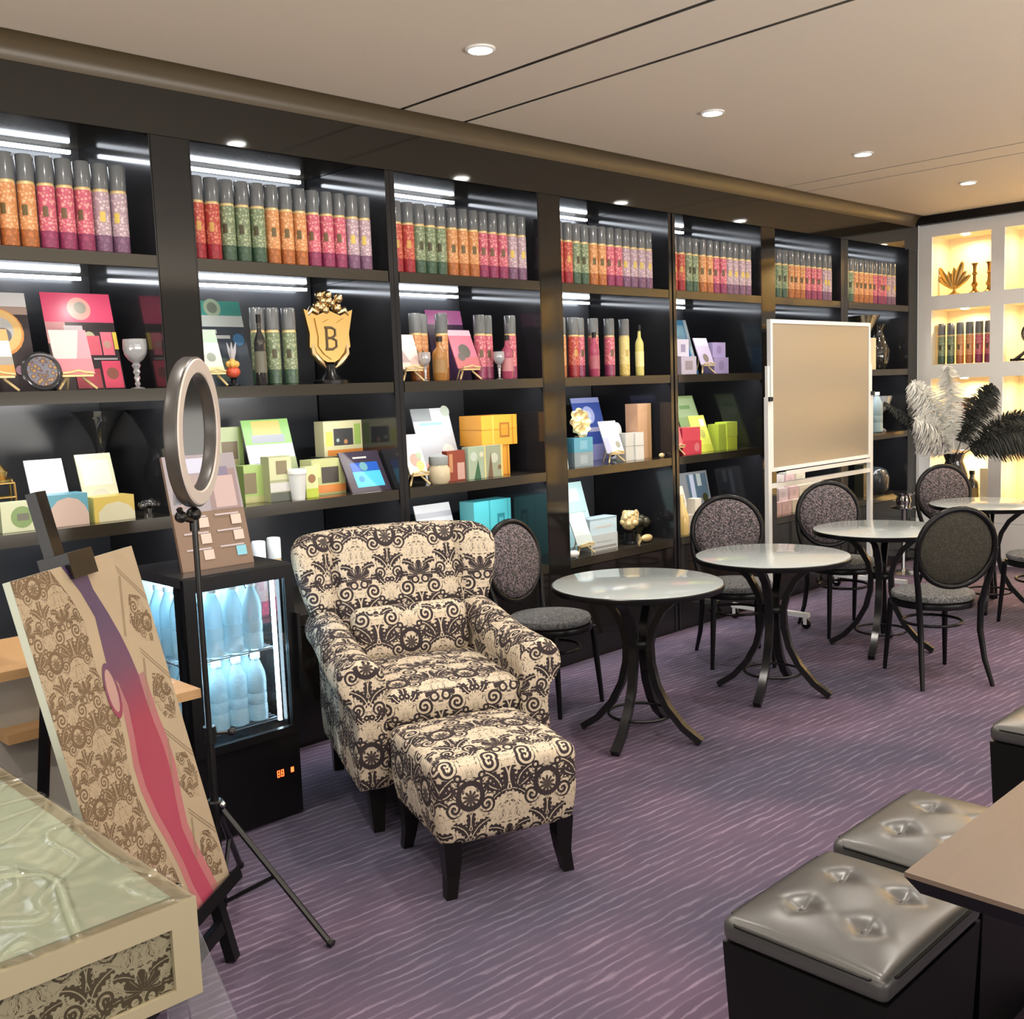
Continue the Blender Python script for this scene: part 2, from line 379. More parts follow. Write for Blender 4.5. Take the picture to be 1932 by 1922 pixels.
# ------------------------------------------------------------------ black display bays
TOPS = [2.195, 1.665, 1.14, .615]; TH = .05
BAYS = [(.985, 1.99), (2.155, 3.16), (3.215, 4.205), (4.375, 5.37), (5.44, 6.43), (6.60, 7.55), (7.66, 8.71)]
ORD = ['first', 'second', 'third', 'fourth', 'fifth', 'sixth', 'seventh']
BL = [4.72]
def bay(i, x0, x1):
    t = empty('display_bay', (0, 0, 0), 0, 'glossy black display bay, %s from the left along the wall' % ORD[i], 'shelving', 'black display bays')
    pw = .0275 if i in (1, 3) else .004
    for side in (0, 1):
        xa = x0-.0265 if side == 0 else x1-.0005; xb = x0+.0005 if side == 0 else x1+.0265
        if side == 0 and i in (0, 1, 3, 5): xa = x0+.001; xb = x0+.006
        if side == 1 and i in (0, 2, 4, 6): xa = x1-.006; xb = x1-.001
        if i == 5 and side == 1: xb = x1+.054
        if i == 6 and side == 0: xa = x0-.054
        MB().box(xa, xb, F+(0.001), BL[0], .002, 2.668).box(xa, xb, F+.031, BL[0], 2.668, 2.74).build('side_panel', m_panel, t)
    MB().box(x0+.007, x1-.007, BL[0]-.012, BL[0]+.02, .002, 2.74).build('back_panel', m_back, t)
    MB().box(x0+.007, x1-.007, F+.031, BL[0]-.013, 2.725, 2.74).build('top_panel', m_shelf, t)
    for z in TOPS:
        b = MB().box(x0+.007, x1-.007, F+.001, BL[0]-.013, z-.015, z); b.box(x0+.007, x1-.007, F+.001, F+.02, z-TH, z-.015)
        b.build('shelf', m_shelf, t)
    MB().box(x0+.007, x1-.007, F+.004, F+.03, .0, .56).build('plinth_panel', m_lacquer, t)
    for z in (2.701, 2.161):
        MB().box(x0+.02, x1-.07, 4.645, 4.665, z-.007, z+.007).build('led_strip', m_led, t)
    for z, yp in ((2.725, 4.19), (2.18, 4.11)):
        for fx in (.13, .87):
            x = x0+(x1-x0)*fx
            MB().lathe([(.016, 0), (.014, -.005), (.001, -.005)], 12, (x, yp, z)).build('spotlight', m_puck, t)
            l = bpy.data.lights.new('shelf_spot', 'SPOT'); l.energy = 3.4; l.spot_size = math.radians(150); l.spot_blend = 1; l.shadow_soft_size = .012; l.color = (1, .95, .88)
            o = bpy.data.objects.new('shelf_spot', l); o.location = (x, yp-.014, z-.012); o.rotation_euler = (math.radians(14), 0, 0); COL.objects.link(o)
    for z in (1.648, 1.123):
        area('shelf_led_front', ((x0+x1)/2, F+.032, z-.006), (math.radians(25), 0, 0), .9, .015, 3.4, (.95, .97, 1), math.radians(170))
for i, (x0, x1) in enumerate(BAYS): bay(i, x0, x1)

# ------------------------------------------------------------------ tall tins
TC = {'orange': ((.56, .24, .09), (.74, .46, .26), (.33, .11, .035), (.12, .085, .03)),
      'pink': ((.52, .10, .16), (.74, .36, .33), (.22, .035, .09), (.14, .085, .04)),
      'green': ((.17, .22, .13), (.40, .45, .28), (.045, .085, .055), (.06, .05, .02)),
      'red': ((.42, .06, .05), (.62, .24, .15), (.25, .02, .03), (.55, .30, .08)),
      'lilac': ((.40, .28, .33), (.66, .55, .56), (.16, .08, .14), (.62, .46, .10)),
      'yellow': ((.72, .60, .22), (.82, .72, .36), (.55, .42, .12), (.5, .36, .1)),
      'white': ((.80, .62, .66), (.86, .80, .80), (.70, .12, .25), (.7, .4, .45))}
m_cap = mat('smoky_cap', (.13, .14, .15), .2, coat=.5)
m_capw = mat('white_cap', (.72, .74, .75), .3)
TIN = {}
def make_tin(color):
    a, bb, low, emb = TC[color]; R = .0325; H = .345
    t = empty('tea_tin')
    zc = .235
    b = MB(); n = 24
    prof = [(R*.93, 0), (R*.93, .006), (R, .008), (R, .07)]; b.lathe(prof, n, mi=2)
    b.lathe([(R, .07), (R, zc)], n, mi=0)
    b.v = b.v  # body
    # emblem wrapped on the front, facing -Y
    vs = []; fs = []; k = 6; w0 = .34
    zlist = [(.120, .8), (.128, 1), (.140, .85), (.152, 1), (.160, .75)]
    for z, s in zlist:
        for j in range(k+1):
            an = -PI/2+(j/k-.5)*2*w0*s; vs.append(((R+.0006)*math.cos(an), (R+.0006)*math.sin(an), z))
    for r in range(len(zlist)-1):
        for j in range(k): fs.append((r*(k+1)+j, r*(k+1)+j+1, (r+1)*(k+1)+j+1, (r+1)*(k+1)+j))
    b.add(vs, fs, 1)
    b.build('body', [tinmat('tin_'+color, a, bb), paint(emb, .4), tinmat('tin_low_'+color, low, tuple(min(1, q*1.5) for q in low))], t, True)
    MB().lathe([(R*.96, zc), (R*.96, zc+.006), (R*.90, zc+.012)], n).build('collar', m_goldp, t, True)
    c = MB().lathe([(R*1.0, zc+.012), (R*1.0, H-.006), (R*.9, H), (R*.8, H), (R*.76, H-.008), (.001, H-.008)], n)
    c.build('cap', m_capw if color == 'white' else m_cap, t, True)
    return t
used_tin = set()
def tin(color, x, y, z, lab, group, rz=None, cat='tin'):
    if color not in TIN: TIN[color] = make_tin(color); o = TIN[color]
    else: o = copy_tree(TIN[color])
    o.location = (x, y, z); o.rotation_euler = (0, 0, rz if rz is not None else -.55+random.uniform(-.35, .35))
    return tag(o, lab, cat, group)
PAT = {0: (1.475, 1.87, ['orange']*3+['pink']*3+['lilac']*2), 1: (2.205, 3.07, ['red']*2+['green']*3+['orange']*3+['pink']*3+['lilac']*2),
       2: (3.262, 4.125, ['red']*2+['green']*3+['orange']*3+['pink']*3+['lilac']*2),
       3: (4.42, 5.235, ['red']*2+['green']*2+['orange']*2+['pink']*2+['lilac']*4), 4: (5.495, 6.345, ['red']*2+['green']*2+['orange']*2+['pink']*2+['lilac']*4),
       5: (6.66, 7.46, ['green']*3+['orange']*3+['pink']*3+['lilac']*2), 6: (7.72, 8.53, ['green']*2+['orange']*4+['pink']*3+['lilac']*2)}
def nth(k): return ['first', 'second', 'third', 'fourth', 'fifth', 'sixth', 'seventh', 'eighth', 'ninth', 'tenth', 'eleventh', 'twelfth', 'thirteenth'][k]
for bi, (xa, xb, cs) in PAT.items():
    if bi == 0: xa = 1.87-.0705*7+.0; xa = 1.3765
    n = len(cs)
    for k, c in enumerate(cs):
        x = xa+(xb-xa)*k/(n-1)
        tin(c, x, 4.105+random.uniform(-.004, .004), TOPS[0], '%s patterned tall tin, %s from the left on the top shelf of the %s bay' % (c, nth(k), ORD[bi]), 'tall tins on the top shelf of the %s bay' % ORD[bi])

# ------------------------------------------------------------------ printed cards, boxes and shelf ornaments
def circ(cx, cy, r, n=20, sx=1, sy=1): return [(cx+r*math.cos(2*PI*k/n)*sx, cy+r*math.sin(2*PI*k/n)*sy) for k in range(n)]
def patches(b, w, h, y, ps, mats, off=-1):
    """printed areas on the face at depth y, drawn as thin inlays of the same mesh"""
    for q_i, q in enumerate(ps):
        col = q[-1]; m = paint(col, .3)
        if m not in mats: mats.append(m)
        mi = mats.index(m); e = y+off*(.0006+.0003*q_i)
        if q[0] == 'c':
            P = circ(-w/2+q[1]*w, q[2]*h, q[3]*w)
        elif q[0] == 'p': P = [(-w/2+u*w, v*h) for u, v in q[1]]
        else: P = [(-w/2+q[0]*w, q[1]*h), (-w/2+q[2]*w, q[1]*h), (-w/2+q[2]*w, q[3]*h), (-w/2+q[0]*w, q[3]*h)]
        b.add([(x, e, z) for x, z in P], [tuple(range(len(P)))], mi)
def lines(u0, u1, v, n, dv, col, hgt=.015, seed=0):
    R = random.Random(seed); return [(u0, v-i*dv, u0+(u1-u0)*(.6+.4*R.random()), v-i*dv+hgt, col) for i in range(n)]
def card(label, x, y, z, w, h, lean, bg, ps=(), name='display_card', cat='card', group=None, rz=0, t=.006):
    mats = [paint(bg, .28)]; b = MB().box(-w/2, w/2, 0, t, 0, h); patches(b, w, h, 0, ps, mats)
    o = b.build(name, mats, loc=(x, y, z+.0015*0), rot=(-lean, 0, rz)); return tag(o, label, cat, group)
def gbox(label, x, y, z, w, d, h, bg, ps=(), name='product_box', cat='box', group=None, rz=0, side=None, lid=None):
    mats = [paint(bg, .35)]; sp_ = side or tuple(q*.8 for q in bg)
    b = MB().box(-w/2, w/2, 0, d, 0, h); patches(b, w, h, 0, ps, mats)
    if side:
        mats.append(paint(side, .35)); b.add([(-w/2-.0005, 0, 0), (-w/2-.0005, d, 0), (-w/2-.0005, d, h), (-w/2-.0005, 0, h)], [(0, 1, 2, 3)], len(mats)-1)
    if lid:
        mats.append(paint(lid, .4)); b.box(-w/2-.001, w/2+.001, -.001, d+.001, h*.52, h*.54, len(mats)-1)
    return tag(b.build(name, mats, loc=(x, y, z), rot=(0, 0, rz)), label, cat, group)
def gold_easel(label, x, y, z, w=.09, h=.15, lean=.35):
    t = empty('tabletop_easel', (x, y, z), 0, label, 'easel', 'small gold tabletop easels')
    s, c = math.sin(lean), math.cos(lean)
    for sg in (-1, 1):
        MB().tube([(sg*w*.62, -.012, .004), (sg*w*.30, .012, .045), (sg*.012, h*s, h*c)], [.005, .006, .004], 6).build('leg', m_goldp, t, True)
    MB().tube([(0, .10, .004), (0, .075, .06), (0, h*s, h*c)], .004, 6).build('leg', m_goldp, t, True)
    MB().box(-w*.5, w*.5, -.022, .006, .052, .060).build('ledge', m_goldp, t)
    MB().tube([(-w*.5, -.022, .066), (-w*.2, -.022, .070), (0, -.022, .076), (w*.2, -.022, .070), (w*.5, -.022, .066)], .005, 6).build('scroll', m_goldp, t, True)
    return t
def easel_card(label, x, y, z, w, h, bg, ps=(), elabel=None, lean=.35, cat='card'):
    gold_easel(elabel, x, y, z, min(w*.9, .12), h*.7, lean)
    return card(label, x, y-.006, z+.062, w, h-.06, lean, bg, ps, cat=cat)
def lathe_obj(name, prof, m, label, cat, x, y, z, seg=24, group=None):
    return tag(MB().lathe(prof, seg).build(name, m, loc=(x, y, z), smooth=50), label, cat, group)
Wh = (.80, .80, .78); Kk = (.02, .02, .025)
R2, R3, R4 = TOPS[1]+.0005, TOPS[2]+.0005, TOPS[3]+.0005
# bay 1, second shelf
card('large poster with an orange cake ring on dark background, leftmost on second shelf', 1.43, 4.27, R2, .27, .40, .2, (.05, .04, .045),
     [(0, .86, 1, 1, (.75, .75, .78)), (0, .78, 1, .86, (.45, .33, .28)), ('c', .55, .60, .36, (.78, .34, .10)), ('c', .55, .61, .33, (.88, .58, .24)), ('c', .57, .62, .20, (.55, .55, .55)), ('c', .62, .57, .11, (.16, .16, .2)), ('c', .78, .22, .07, (.45, .28, .38)), ('c', .92, .26, .06, (.4, .25, .34)), ('c', .3, .25, .05, (.3, .2, .3))], cat='poster', name='poster')
card('large bright pink poster with black middle band and pink jars, second shelf of first bay', 1.775, 4.27, R2, .285, .415, .25, (.045, .035, .04),
     [(0, .70, 1, 1, (.85, .10, .22)), ('c', .52, .84, .17, (.88, .42, .36)), ('c', .54, .85, .09, (.32, .30, .24)), (0, .48, .28, .70, (.72, .34, .36)), (.25, .61, .52, .665, (.7, .62, .66)), (.25, .55, .48, .59, (.6, .55, .6)), ('c', .6, .55, .08, (.5, .5, .32)),
      (.55, .36, .74, .56, (.72, .14, .20)), (.76, .36, .93, .60, (.85, .20, .28)), (.94, .42, 1, .6, (.8, .6, .1)), ('c', .84, .47, .06, (.6, .35, .3)), (.70, .02, .98, .30, (.78, .10, .18)), ('c', .84, .17, .09, (.30, .12, .09)), (.3, .02, .66, .22, (.45, .07, .1)), (.6, .31, .95, .33, (.4, .38, .4))], cat='poster', name='poster')
easel_card('glossy pink card on gold easel before the bright pink poster', 1.645, 4.10, R2, .145, .245, (.88, .62, .62), [(0, 0, 1, .35, (.85, .25, .30)), ('p', [(.6, .35), (1, .35), (1, 1), (.8, 1)], (.88, .34, .40))], 'gold easel holding the glossy pink card, first bay second shelf')
easel_card('orange and white card on gold easel at the left picture edge', 1.35, 4.10, R2, .14, .245, (.85, .80, .74), [(0, 0, 1, .22, (.80, .32, .10)), (0, .75, 1, 1, (.82, .42, .18)), (0, .22, 1, .4, (.35, .33, .30))], 'gold easel holding the orange and white card, leftmost easel')
t = empty('round_tin_plate', (1.509, 4.085, R2+.073), 0, 'small round dark decorated plate standing between two gold easels', 'plate')
b = MB().lathe([(.0745, 0), (.076, .006), (.070, .012), (.062, .009), (.001, .009)], 36); b.X = Matrix(); o = b.build('dish', mat('plate_dark', (.03, .03, .035), .15), t, True, rot=(math.radians(80), 0, 0))
m = mat('plate_print', (.1, .08, .05), .25); g = G(m); v = g.vor(g.obj(), 60); g.col(g.ramp(v.outputs['Distance'], (.2, (.38, .24, .08)), (.45, (.10, .06, .07)), (.6, (.16, .16, .2))))
MB().lathe([(.056, 0), (.001, .001)], 30).build('printed_centre', m, t, rot=(math.radians(80), 0, 0), loc=(0, -.0105, .002))
gob = [(.028, 0), (.028, .004), (.006, .010), (.012, .020), (.007, .032), (.013, .044), (.008, .056), (.015, .068), (.010, .080), (.018, .094), (.012, .104), (.030, .118), (.044, .140), (.048, .165), (.046, .20), (.044, .20), (.045, .165), (.041, .143), (.020, .122), (.001, .118)]
m_goblet = mat('goblet_glass', (.85, .87, .9), .05, trans=.75, ior=1.45, coat=1)
lathe_obj('glass_goblet', gob, m_goblet, 'large clear glass goblet with beaded stem beside the bright pink poster', 'goblet', 1.90, 4.12, R2)
# bay 2, second shelf
card('teal topped poster with white writing bands, left end of second bay second shelf', 2.42, 4.33, R2, .29, .41, .25, (.07, .09, .12),
     [(0, .83, 1, 1, (.10, .42, .38)), ('c', .5, .92, .15, (.45, .60, .45)), ('c', .5, .92, .09, (.25, .30, .26)), (0, .70, 1, .83, (.70, .78, .78)), (.14, .62, .5, .665, (.75, .75, .75)), (.18, .56, .72, .60, (.65, .68, .7)), ('c', .86, .55, .10, (.08, .25, .5)), ('c', .5, .2, .2, (.12, .18, .16))], cat='poster', name='poster')
easel_card('white and green triangular-looking card on gold easel before the teal poster', 2.235, 4.10, R2, .095, .255, (.55, .58, .52), [(0, .7, 1, 1, (.22, .40, .25)), ('c', .5, .35, .22, (.15, .2, .15)), (0, 0, 1, .12, (.65, .6, .3))], 'gold easel holding the white and green card, second bay')
t = empty('fruit_ornament', (2.335, 4.12, R2), 0, 'small ornament with orange-red fruit bowl on dark foot in the second bay', 'ornament')
MB().lathe([(.028, 0), (.028, .006), (.012, .012), (.010, .03), (.018, .036)], 16).build('foot', m_black, t, True)
b = MB().ball((0, 0, .062), .032, 10, 0, (1, 1, .8)); b.build('bowl', paint((.62, .10, .05), .3), t, True)
b = MB()
for k in range(6): a = k*PI/3; b.ball((.018*math.cos(a), .018*math.sin(a), .095), .015, 8)
b.ball((0, 0, .108), .014, 8); b.build('fruit', paint((.72, .42, .10), .4), t, True)
b = MB()
for k in range(3): a = k*2.1; b.tube([(0, 0, .10), (.012*math.cos(a), .012*math.sin(a), .15), (.022*math.cos(a), .022*math.sin(a), .19)], [.005, .008, .001], 6)
b.build('leaves', paint((.5, .5, .55), .4), t, True)
for k, (x, y) in enumerate(((2.487, 4.15), (2.553, 4.135), (2.63, 4.12))): tin('green', x, y, R2, 'green patterned tall tin, %s of three left of the gold crest' % nth(k), 'green tins beside the gold crest')
def bottle(name, label, x, y, z, R, H, m, capm, labelc=None, cat='bottle', group=None):
    t = empty(name, (x, y, z), 0, label, cat, group)
    MB().lathe([(R*.9, 0), (R, .006), (R, H*.60), (R*.92, H*.66), (R*.40, H*.76), (R*.34, H*.88)], 20).build('body', m, t, 50)
    MB().lathe([(R*.42, H*.88), (R*.42, H), (.001, H)], 16).build('cap', capm, t, 50)
    if labelc: MB().lathe([(R*1.015, H*.18), (R*1.015, H*.48)], 20).build('paper_label', paint(labelc, .4), t, 50)
    return t
bottle('glass_bottle', 'slim black bottle with silver top standing before the green tins', 2.455, 4.085, R2, .026, .31, m_dkglass, m_blackmetal, (.12, .12, .09))
# crest ornament
t = empty('crest_ornament', (2.845, 4.12, R2), .0, 'ornate gold crest with letter B on black stand, second shelf of second bay', 'ornament')
MB().lathe([(.085, 0), (.085, .015), (.05, .022), (.03, .05), (.022, .09), (.03, .10)], 20).build('stand', m_black, t, 40)
def shield(w, h): return [(-w*.5, h*.55), (-w*.62, h*1.02), (-w*.30, h*.90), (0, h*1.0), (w*.30, h*.90), (w*.62, h*1.02), (w*.5, h*.55), (w*.52, h*.30), (w*.30, h*.10), (0, -h*.04), (-w*.30, h*.10), (-w*.52, h*.30)]
b = MB(); b.X = Matrix.Rotation(-.15, 4, 'Z') @ Matrix.Translation((0, -.0, .10)); b.prism([(x, z) for x, z in shield(.20, .24)], -.012, .012)
b.prism(shield(.13, .19)[:] and [(x, z+.02) for x, z in shield(.12, .18)], -.020, -.010)
b.build('shield', m_gold, t)
b = MB(); b.X = Matrix.Rotation(-.15, 4, 'Z') @ Matrix.Translation((0, 0, .10)); R = random.Random(3)
for k in range(26):
    a = R.uniform(0, 2*PI); r = R.uniform(.0, .055); b.ball((r*math.cos(a)*1.2, R.uniform(-.02, .005), .285+r*math.sin(a)*.9), R.uniform(.012, .022), 6, 0)
b.build('flower_cluster', mat('bright_gold', (.66, .50, .28), .3, 1), t, True)
for sg in (-1, 1):
    b = MB(); b.X = Matrix.Rotation(-.15, 4, 'Z') @ Matrix.Translation((0, 0, .10))
    b.tube([(sg*.05, 0, .23), (sg*.085, -.005, .245), (sg*.105, 0, .215), (sg*.12, 0, .23)], [.014, .016, .012, .004], 8)
    b.build('side_scroll', MATS['bright_gold'], t, True); b = MB(); b.X = Matrix.Rotation(-.15, 4, 'Z') @ Matrix.Translation((0, 0, .10))
    b.tube([(sg*.09, 0, .10), (sg*.085, -.005, .04), (sg*.05, -.01, .0), (sg*.02, 0, -.03)], [.010, .018, .016, .006], 8)
    b.build('upper_scroll', MATS['bright_gold'], t, True)
# letter B, raised dark
b = MB(); b.X = Matrix.Rotation(-.15, 4, 'Z') @ Matrix.Translation((0, -.0215, .10)); r = .006
b.tube([(-.02, 0, .06), (-.02, 0, .16)], r, 6); b.tube([(-.028, 0, .16), (.005, 0, .16), (.024, 0, .15), (.024, 0, .125), (.006, 0, .112), (-.02, 0, .112)], r, 6)
b.tube([(.006, 0, .112), (.028, 0, .10), (.028, 0, .072), (.008, 0, .06), (-.028, 0, .06)], r, 6); b.build('letter_b', paint((.08, .05, .02), .4), t, True)
# bay 3, second shelf
card('narrow black poster with peach top at the left end of the third bay', 3.285, 4.20, R2, .08, .37, .2, (.03, .03, .035), [(0, .72, 1, 1, (.75, .55, .36)), (.2, .68, .5, .72, (.7, .7, .7))], cat='poster', name='poster')
easel_card('pale pink striped card on gold easel, third bay second shelf left', 3.315, 4.095, R2, .12, .245, (.62, .46, .42), [(0, 0, 1, .15, (.7, .55, .45)), ('p', [(0, .2), (.5, .2), (0, .8)], (.3, .2, .2))], 'gold easel holding the pale pink striped card, third bay')
for k, (x, y) in enumerate(((3.408, 4.17), (3.475, 4.20), (3.585, 4.17))): tin('orange', x, y, R2, 'orange patterned tall tin, %s of the three on the second shelf of the third bay' % nth(k), 'orange tins on the second shelf of the third bay')
bottle('glass_bottle', 'amber bottle with dark shoulder between the orange tins', 3.497, 4.09, R2, .038, .225, mat('amber_glass', (.35, .16, .04), .1, coat=1), m_blackmetal, (.30, .17, .06))
lathe_obj('glass_goblet', [(r*.62, z*.72) for r, z in gob], m_goblet, 'small clear goblet in front of the orange tins, third bay', 'goblet', 3.385, 4.075, R2)
card('magenta topped poster standing behind the pink tins, third bay', 3.83, 4.36, R2, .26, .40, .2, (.06, .02, .08), [(0, .80, 1, 1, (.70, .20, .55)), (.35, .80, .6, .97, (.8, .6, .75)), ('c', .47, .88, .05, (.25, .15, .2)), (.2, .70, .5, .75, (.6, .55, .6))], cat='poster', name='poster')
easel_card('pink card with dark plants on gold easel, middle of third bay', 3.705, 4.10, R2, .16, .28, (.66, .18, .28), [(0, 0, 1, .3, (.5, .14, .16)), ('c', .5, .45, .25, (.10, .10, .09)), ('c', .3, .3, .15, (.12, .10, .1)), (0, .85, 1, 1, (.7, .5, .62))], 'gold easel holding the pink card with dark plants', lean=.4)
for k, (x, y) in enumerate(((3.835, 4.15), (3.905, 4.17), (4.045, 4.13))): tin('pink', x, y, R2, 'pink patterned tall tin, %s of the three on the second shelf of the third bay' % nth(k), 'pink tins on the second shelf of the third bay')
bottle('glass_bottle', 'dark rose bottle with silver tip beside the rightmost pink tin, third bay', 3.972, 4.085, R2, .033, .235, mat('rose_glass', (.35, .06, .12), .12, coat=1), m_blackmetal, (.5, .2, .22))
lathe_obj('glass_goblet', [(r*.66, z*.74) for r, z in gob], m_goblet, 'small clear goblet in front of the pink tins, third bay', 'goblet', 3.91, 4.085, R2)
# bay 4, second shelf
for k, (c, x, y) in enumerate((('orange', 4.46, 4.14), ('red', 4.545, 4.12), ('pink', 4.62, 4.14), ('pink', 4.735, 4.13), ('pink', 4.87, 4.12))):
    tin(c, x, y, R2, '%s patterned tall tin, %s from the left on the second shelf of the fourth bay' % (c, nth(k)), 'pink and red tins on the second shelf of the fourth bay')
tin('yellow', 5.01, 4.12, R2, 'yellow tall tin with grey cap, second shelf of the fourth bay', 'pink and red tins on the second shelf of the fourth bay')
bottle('glass_bottle', 'dark rose bottle between the pink tins of the fourth bay', 4.685, 4.08, R2, .030, .26, MATS['rose_glass'], m_blackmetal, (.4, .12, .15))
bottle('glass_bottle', 'slim yellow oil bottle with black neck right of the yellow tin', 5.12, 4.09, R2, .027, .31, mat('oil_glass', (.72, .66, .22), .15, coat=1), m_blackmetal, (.78, .72, .35))
# bay 5, second shelf
card('tall shiny blue card leaning at the back of the fifth bay second shelf', 5.96, 4.33, R2, .24, .40, .28, (.10, .38, .72), [(0, .55, .8, .9, (.30, .62, .85)), ('c', .6, .35, .2, (.05, .25, .65)), (.85, .3, 1, 1, (.6, .75, .85))])
gbox('pale lilac box with grey seal, lower of two at the left of fifth bay', 5.645, 4.10, R2, .165, .10, .118, (.55, .50, .62), [(.25, .25, .75, .75, (.35, .30, .33))])
gbox('small white-lilac box with purple square, upper of two at the left of fifth bay', 5.605, 4.115, R2+.119, .125, .09, .11, (.68, .66, .80), [(.3, .25, .7, .7, (.36, .33, .5))])
easel_card('lilac card on gold easel, fifth bay second shelf', 5.85, 4.10, R2, .15, .25, (.50, .45, .68), [('c', .5, .25, .2, (.15, .12, .12)), (0, .7, 1, 1, (.62, .58, .8))], 'gold easel holding the lilac card, fifth bay')
gbox('violet box, bottom of the stack right of the lilac card', 6.03, 4.11, R2, .17, .10, .11, (.40, .33, .60), [('c', .5, .5, .2, (.3, .25, .45))])
gbox('violet box, top of the stack right of the lilac card', 6.02, 4.12, R2+.111, .15, .09, .10, (.45, .38, .68), [('c', .5, .5, .2, (.35, .28, .55))])
# bay 7, second shelf
lathe_obj('trophy_vase', [(.07, 0), (.07, .01), (.03, .03), (.018, .07), (.035, .12), (.03, .2), (.05, .30), (.13, .44), (.135, .45), (.12, .44), (.04, .28)], mat('aged_silver', (.35, .33, .28), .2, 1), 'tall trumpet shaped silver vase in the seventh bay', 'vase', 8.32, 4.25, R2)
gbox('cream and pink upright box beside the silver vase, seventh bay', 8.13, 4.10, R2, .22, .10, .26, (.72, .66, .54), [(.0, .1, .35, .95, (.62, .45, .48)), (.75, 0, 1, 1, (.80, .72, .50))])
lathe_obj('black_vase', [(.06, 0), (.09, .06), (.10, .16), (.06, .26), (.04, .33), (.07, .38), (.055, .37)], m_dkglass, 'round black vase at the right end of the seventh bay', 'vase', 8.52, 4.22, R2)
# third shelf, bay 1
t = empty('gold_tower_ornament', (1.40, 4.30, R3), 0, 'gold openwork tower ornament at the left picture edge', 'ornament')
b = MB()
for sx in (-1, 1):
    for sy in (-1, 1): b.tube([(sx*.042, sy*.03, 0), (sx*.038, sy*.026, .17), (sx*.026, sy*.02, .19)], .005, 6)
for z in (.06, .12, .175): 
    for sy in (-1, 1): b.tube([(-.04, sy*.028, z), (.04, sy*.028, z)], .004, 6)
b.build('frame', m_gold, t, True)
b = MB().lathe([(.04, .18), (.042, .19), (.02, .20), (.026, .22), (.014, .235), (.001, .25)], 14); b.build('crown', m_gold, t, True)
gbox('pale green box with dark green wreath, left end of third shelf', 1.385, 4.10, R3, .125, .10, .11, (.58, .62, .42), [('c', .6, .5, .33, (.17, .28, .08)), (.45, .38, .8, .62, (.12, .12, .08))], side=(.5, .55, .36))
card('white card with pale blue foot leaning behind the blue box', 1.585, 4.27, R3, .15, .27, .35, (.80, .84, .88), [('c', .55, .3, .25, (.62, .80, .84))])
gbox('blue box with pinkish disc print in front of the white card', 1.572, 4.10, R3, .155, .11, .125, (.12, .34, .44), [('p', [(0, 0), (1, 0), (1, .35), (.92, .6), (.75, .82), (.5, .9), (.25, .82), (.08, .6), (0, .35)], (.55, .42, .36))], side=(.55, .75, .78))
card('cream yellow card leaning behind the yellow box', 1.79, 4.27, R3, .15, .28, .35, (.80, .76, .52), [('c', .5, .3, .28, (.70, .66, .50)), (.1, .5, .9, .9, (.82, .80, .68))])
gbox('yellow box with pale disc print right of the blue box', 1.755, 4.10, R3, .165, .11, .10, (.62, .48, .12), [('p', [(.1, 0), (1, 0), (1, .3), (.85, .6), (.6, .78), (.3, .7), (.1, .4)], (.62, .60, .42))], side=(.7, .6, .15))
lathe_obj('trumpet_vase', [(.075, 0), (.078, .008), (.03, .02), (.022, .05), (.04, .09), (.055, .14), (.05, .19), (.025, .23), (.022, .27), (.04, .33), (.085, .41), (.115, .44), (.11, .44), (.07, .39), (.02, .30)], m_dkglass, 'tall black glass trumpet vase on the third shelf of the first bay', 'vase', 1.865, 4.45, R3)
def rose(label, x, y, z, r, m, stem=None):
    t = empty('rose_ornament', (x, y, z), 0, label, 'ornament'); R = random.Random(int(x*1000))
    b = MB()
    for k in range(14):
        a = k*2.4; q = r*(.25+.6*k/14); el = .9-.75*k/14
        c = (q*math.cos(a), q*math.sin(a)*.7, r+r*el*.5)
        b.ball(c, r*.42, 8, 0, (1, 1, .55+.4*R.random()))
    b.build('petals', m, t, True)
    MB().lathe([(r*.5, 0), (r*.3, r*.4), (r*.55, r*.9)], 12).build('foot', m, t, True); return t
rose('small black sculpted rose beside the yellow box', 1.897, 4.10, R3, .042, m_dkglass)
# bay 2 third shelf
GR = (.36, .50, .16)
gbox('tall light green box with brown window, partly behind the ring lamp', 2.49, 4.45, R3, .12, .08, .34, (.52, .60, .34), [(.05, .55, .75, .8, (.22, .17, .11)), (.05, .48, .75, .54, (.5, .45, .2)), (.8, 0, 1, 1, GR)])
card('white and green poster with orange fruit on top, middle of second bay third shelf', 2.655, 4.31, R3, .255, .385, .3, (.78, .80, .78), [(0, .68, 1, 1, (.25, .50, .12)), (.2, .80, .8, .98, (.72, .48, .12)), (.15, .70, .85, .80, (.30, .32, .34)), (.1, .30, .5, .45, (.5, .53, .62)), (.55, .15, 1, .5, (.42, .48, .25)), (.1, .12, .35, .3, (.5, .68, .62))], cat='poster', name='poster')
gbox('green box with brown panel at the foot of the tall green box', 2.43, 4.17, R3, .095, .08, .17, GR, [(.0, .25, .65, .8, (.20, .16, .08)), (0, .0, 1, .18, (.45, .45, .2))])
gbox('olive box with white picture and dark stripe in front of the green poster', 2.535, 4.11, R3, .115, .07, .205, (.40, .42, .24), [(0, .48, 1, .98, (.58, .60, .36)), (.3, .6, .8, .9, (.22, .18, .10)), (0, .22, 1, .42, (.62, .62, .60)), (0, 0, 1, .2, (.10, .11, .09))])
t = empty('paper_cup', (2.612, 4.095, R3), 0, 'white paper cup with grey print on the third shelf', 'cup')
MB().lathe([(.030, 0), (.042, .12), (.042, .122)], 24).build('body', paint((.66, .68, .68), .5), t, True); MB().lathe([(.045, .12), (.045, .132), (.040, .142), (.001, .142)], 24).build('lid', m_white, t, True)
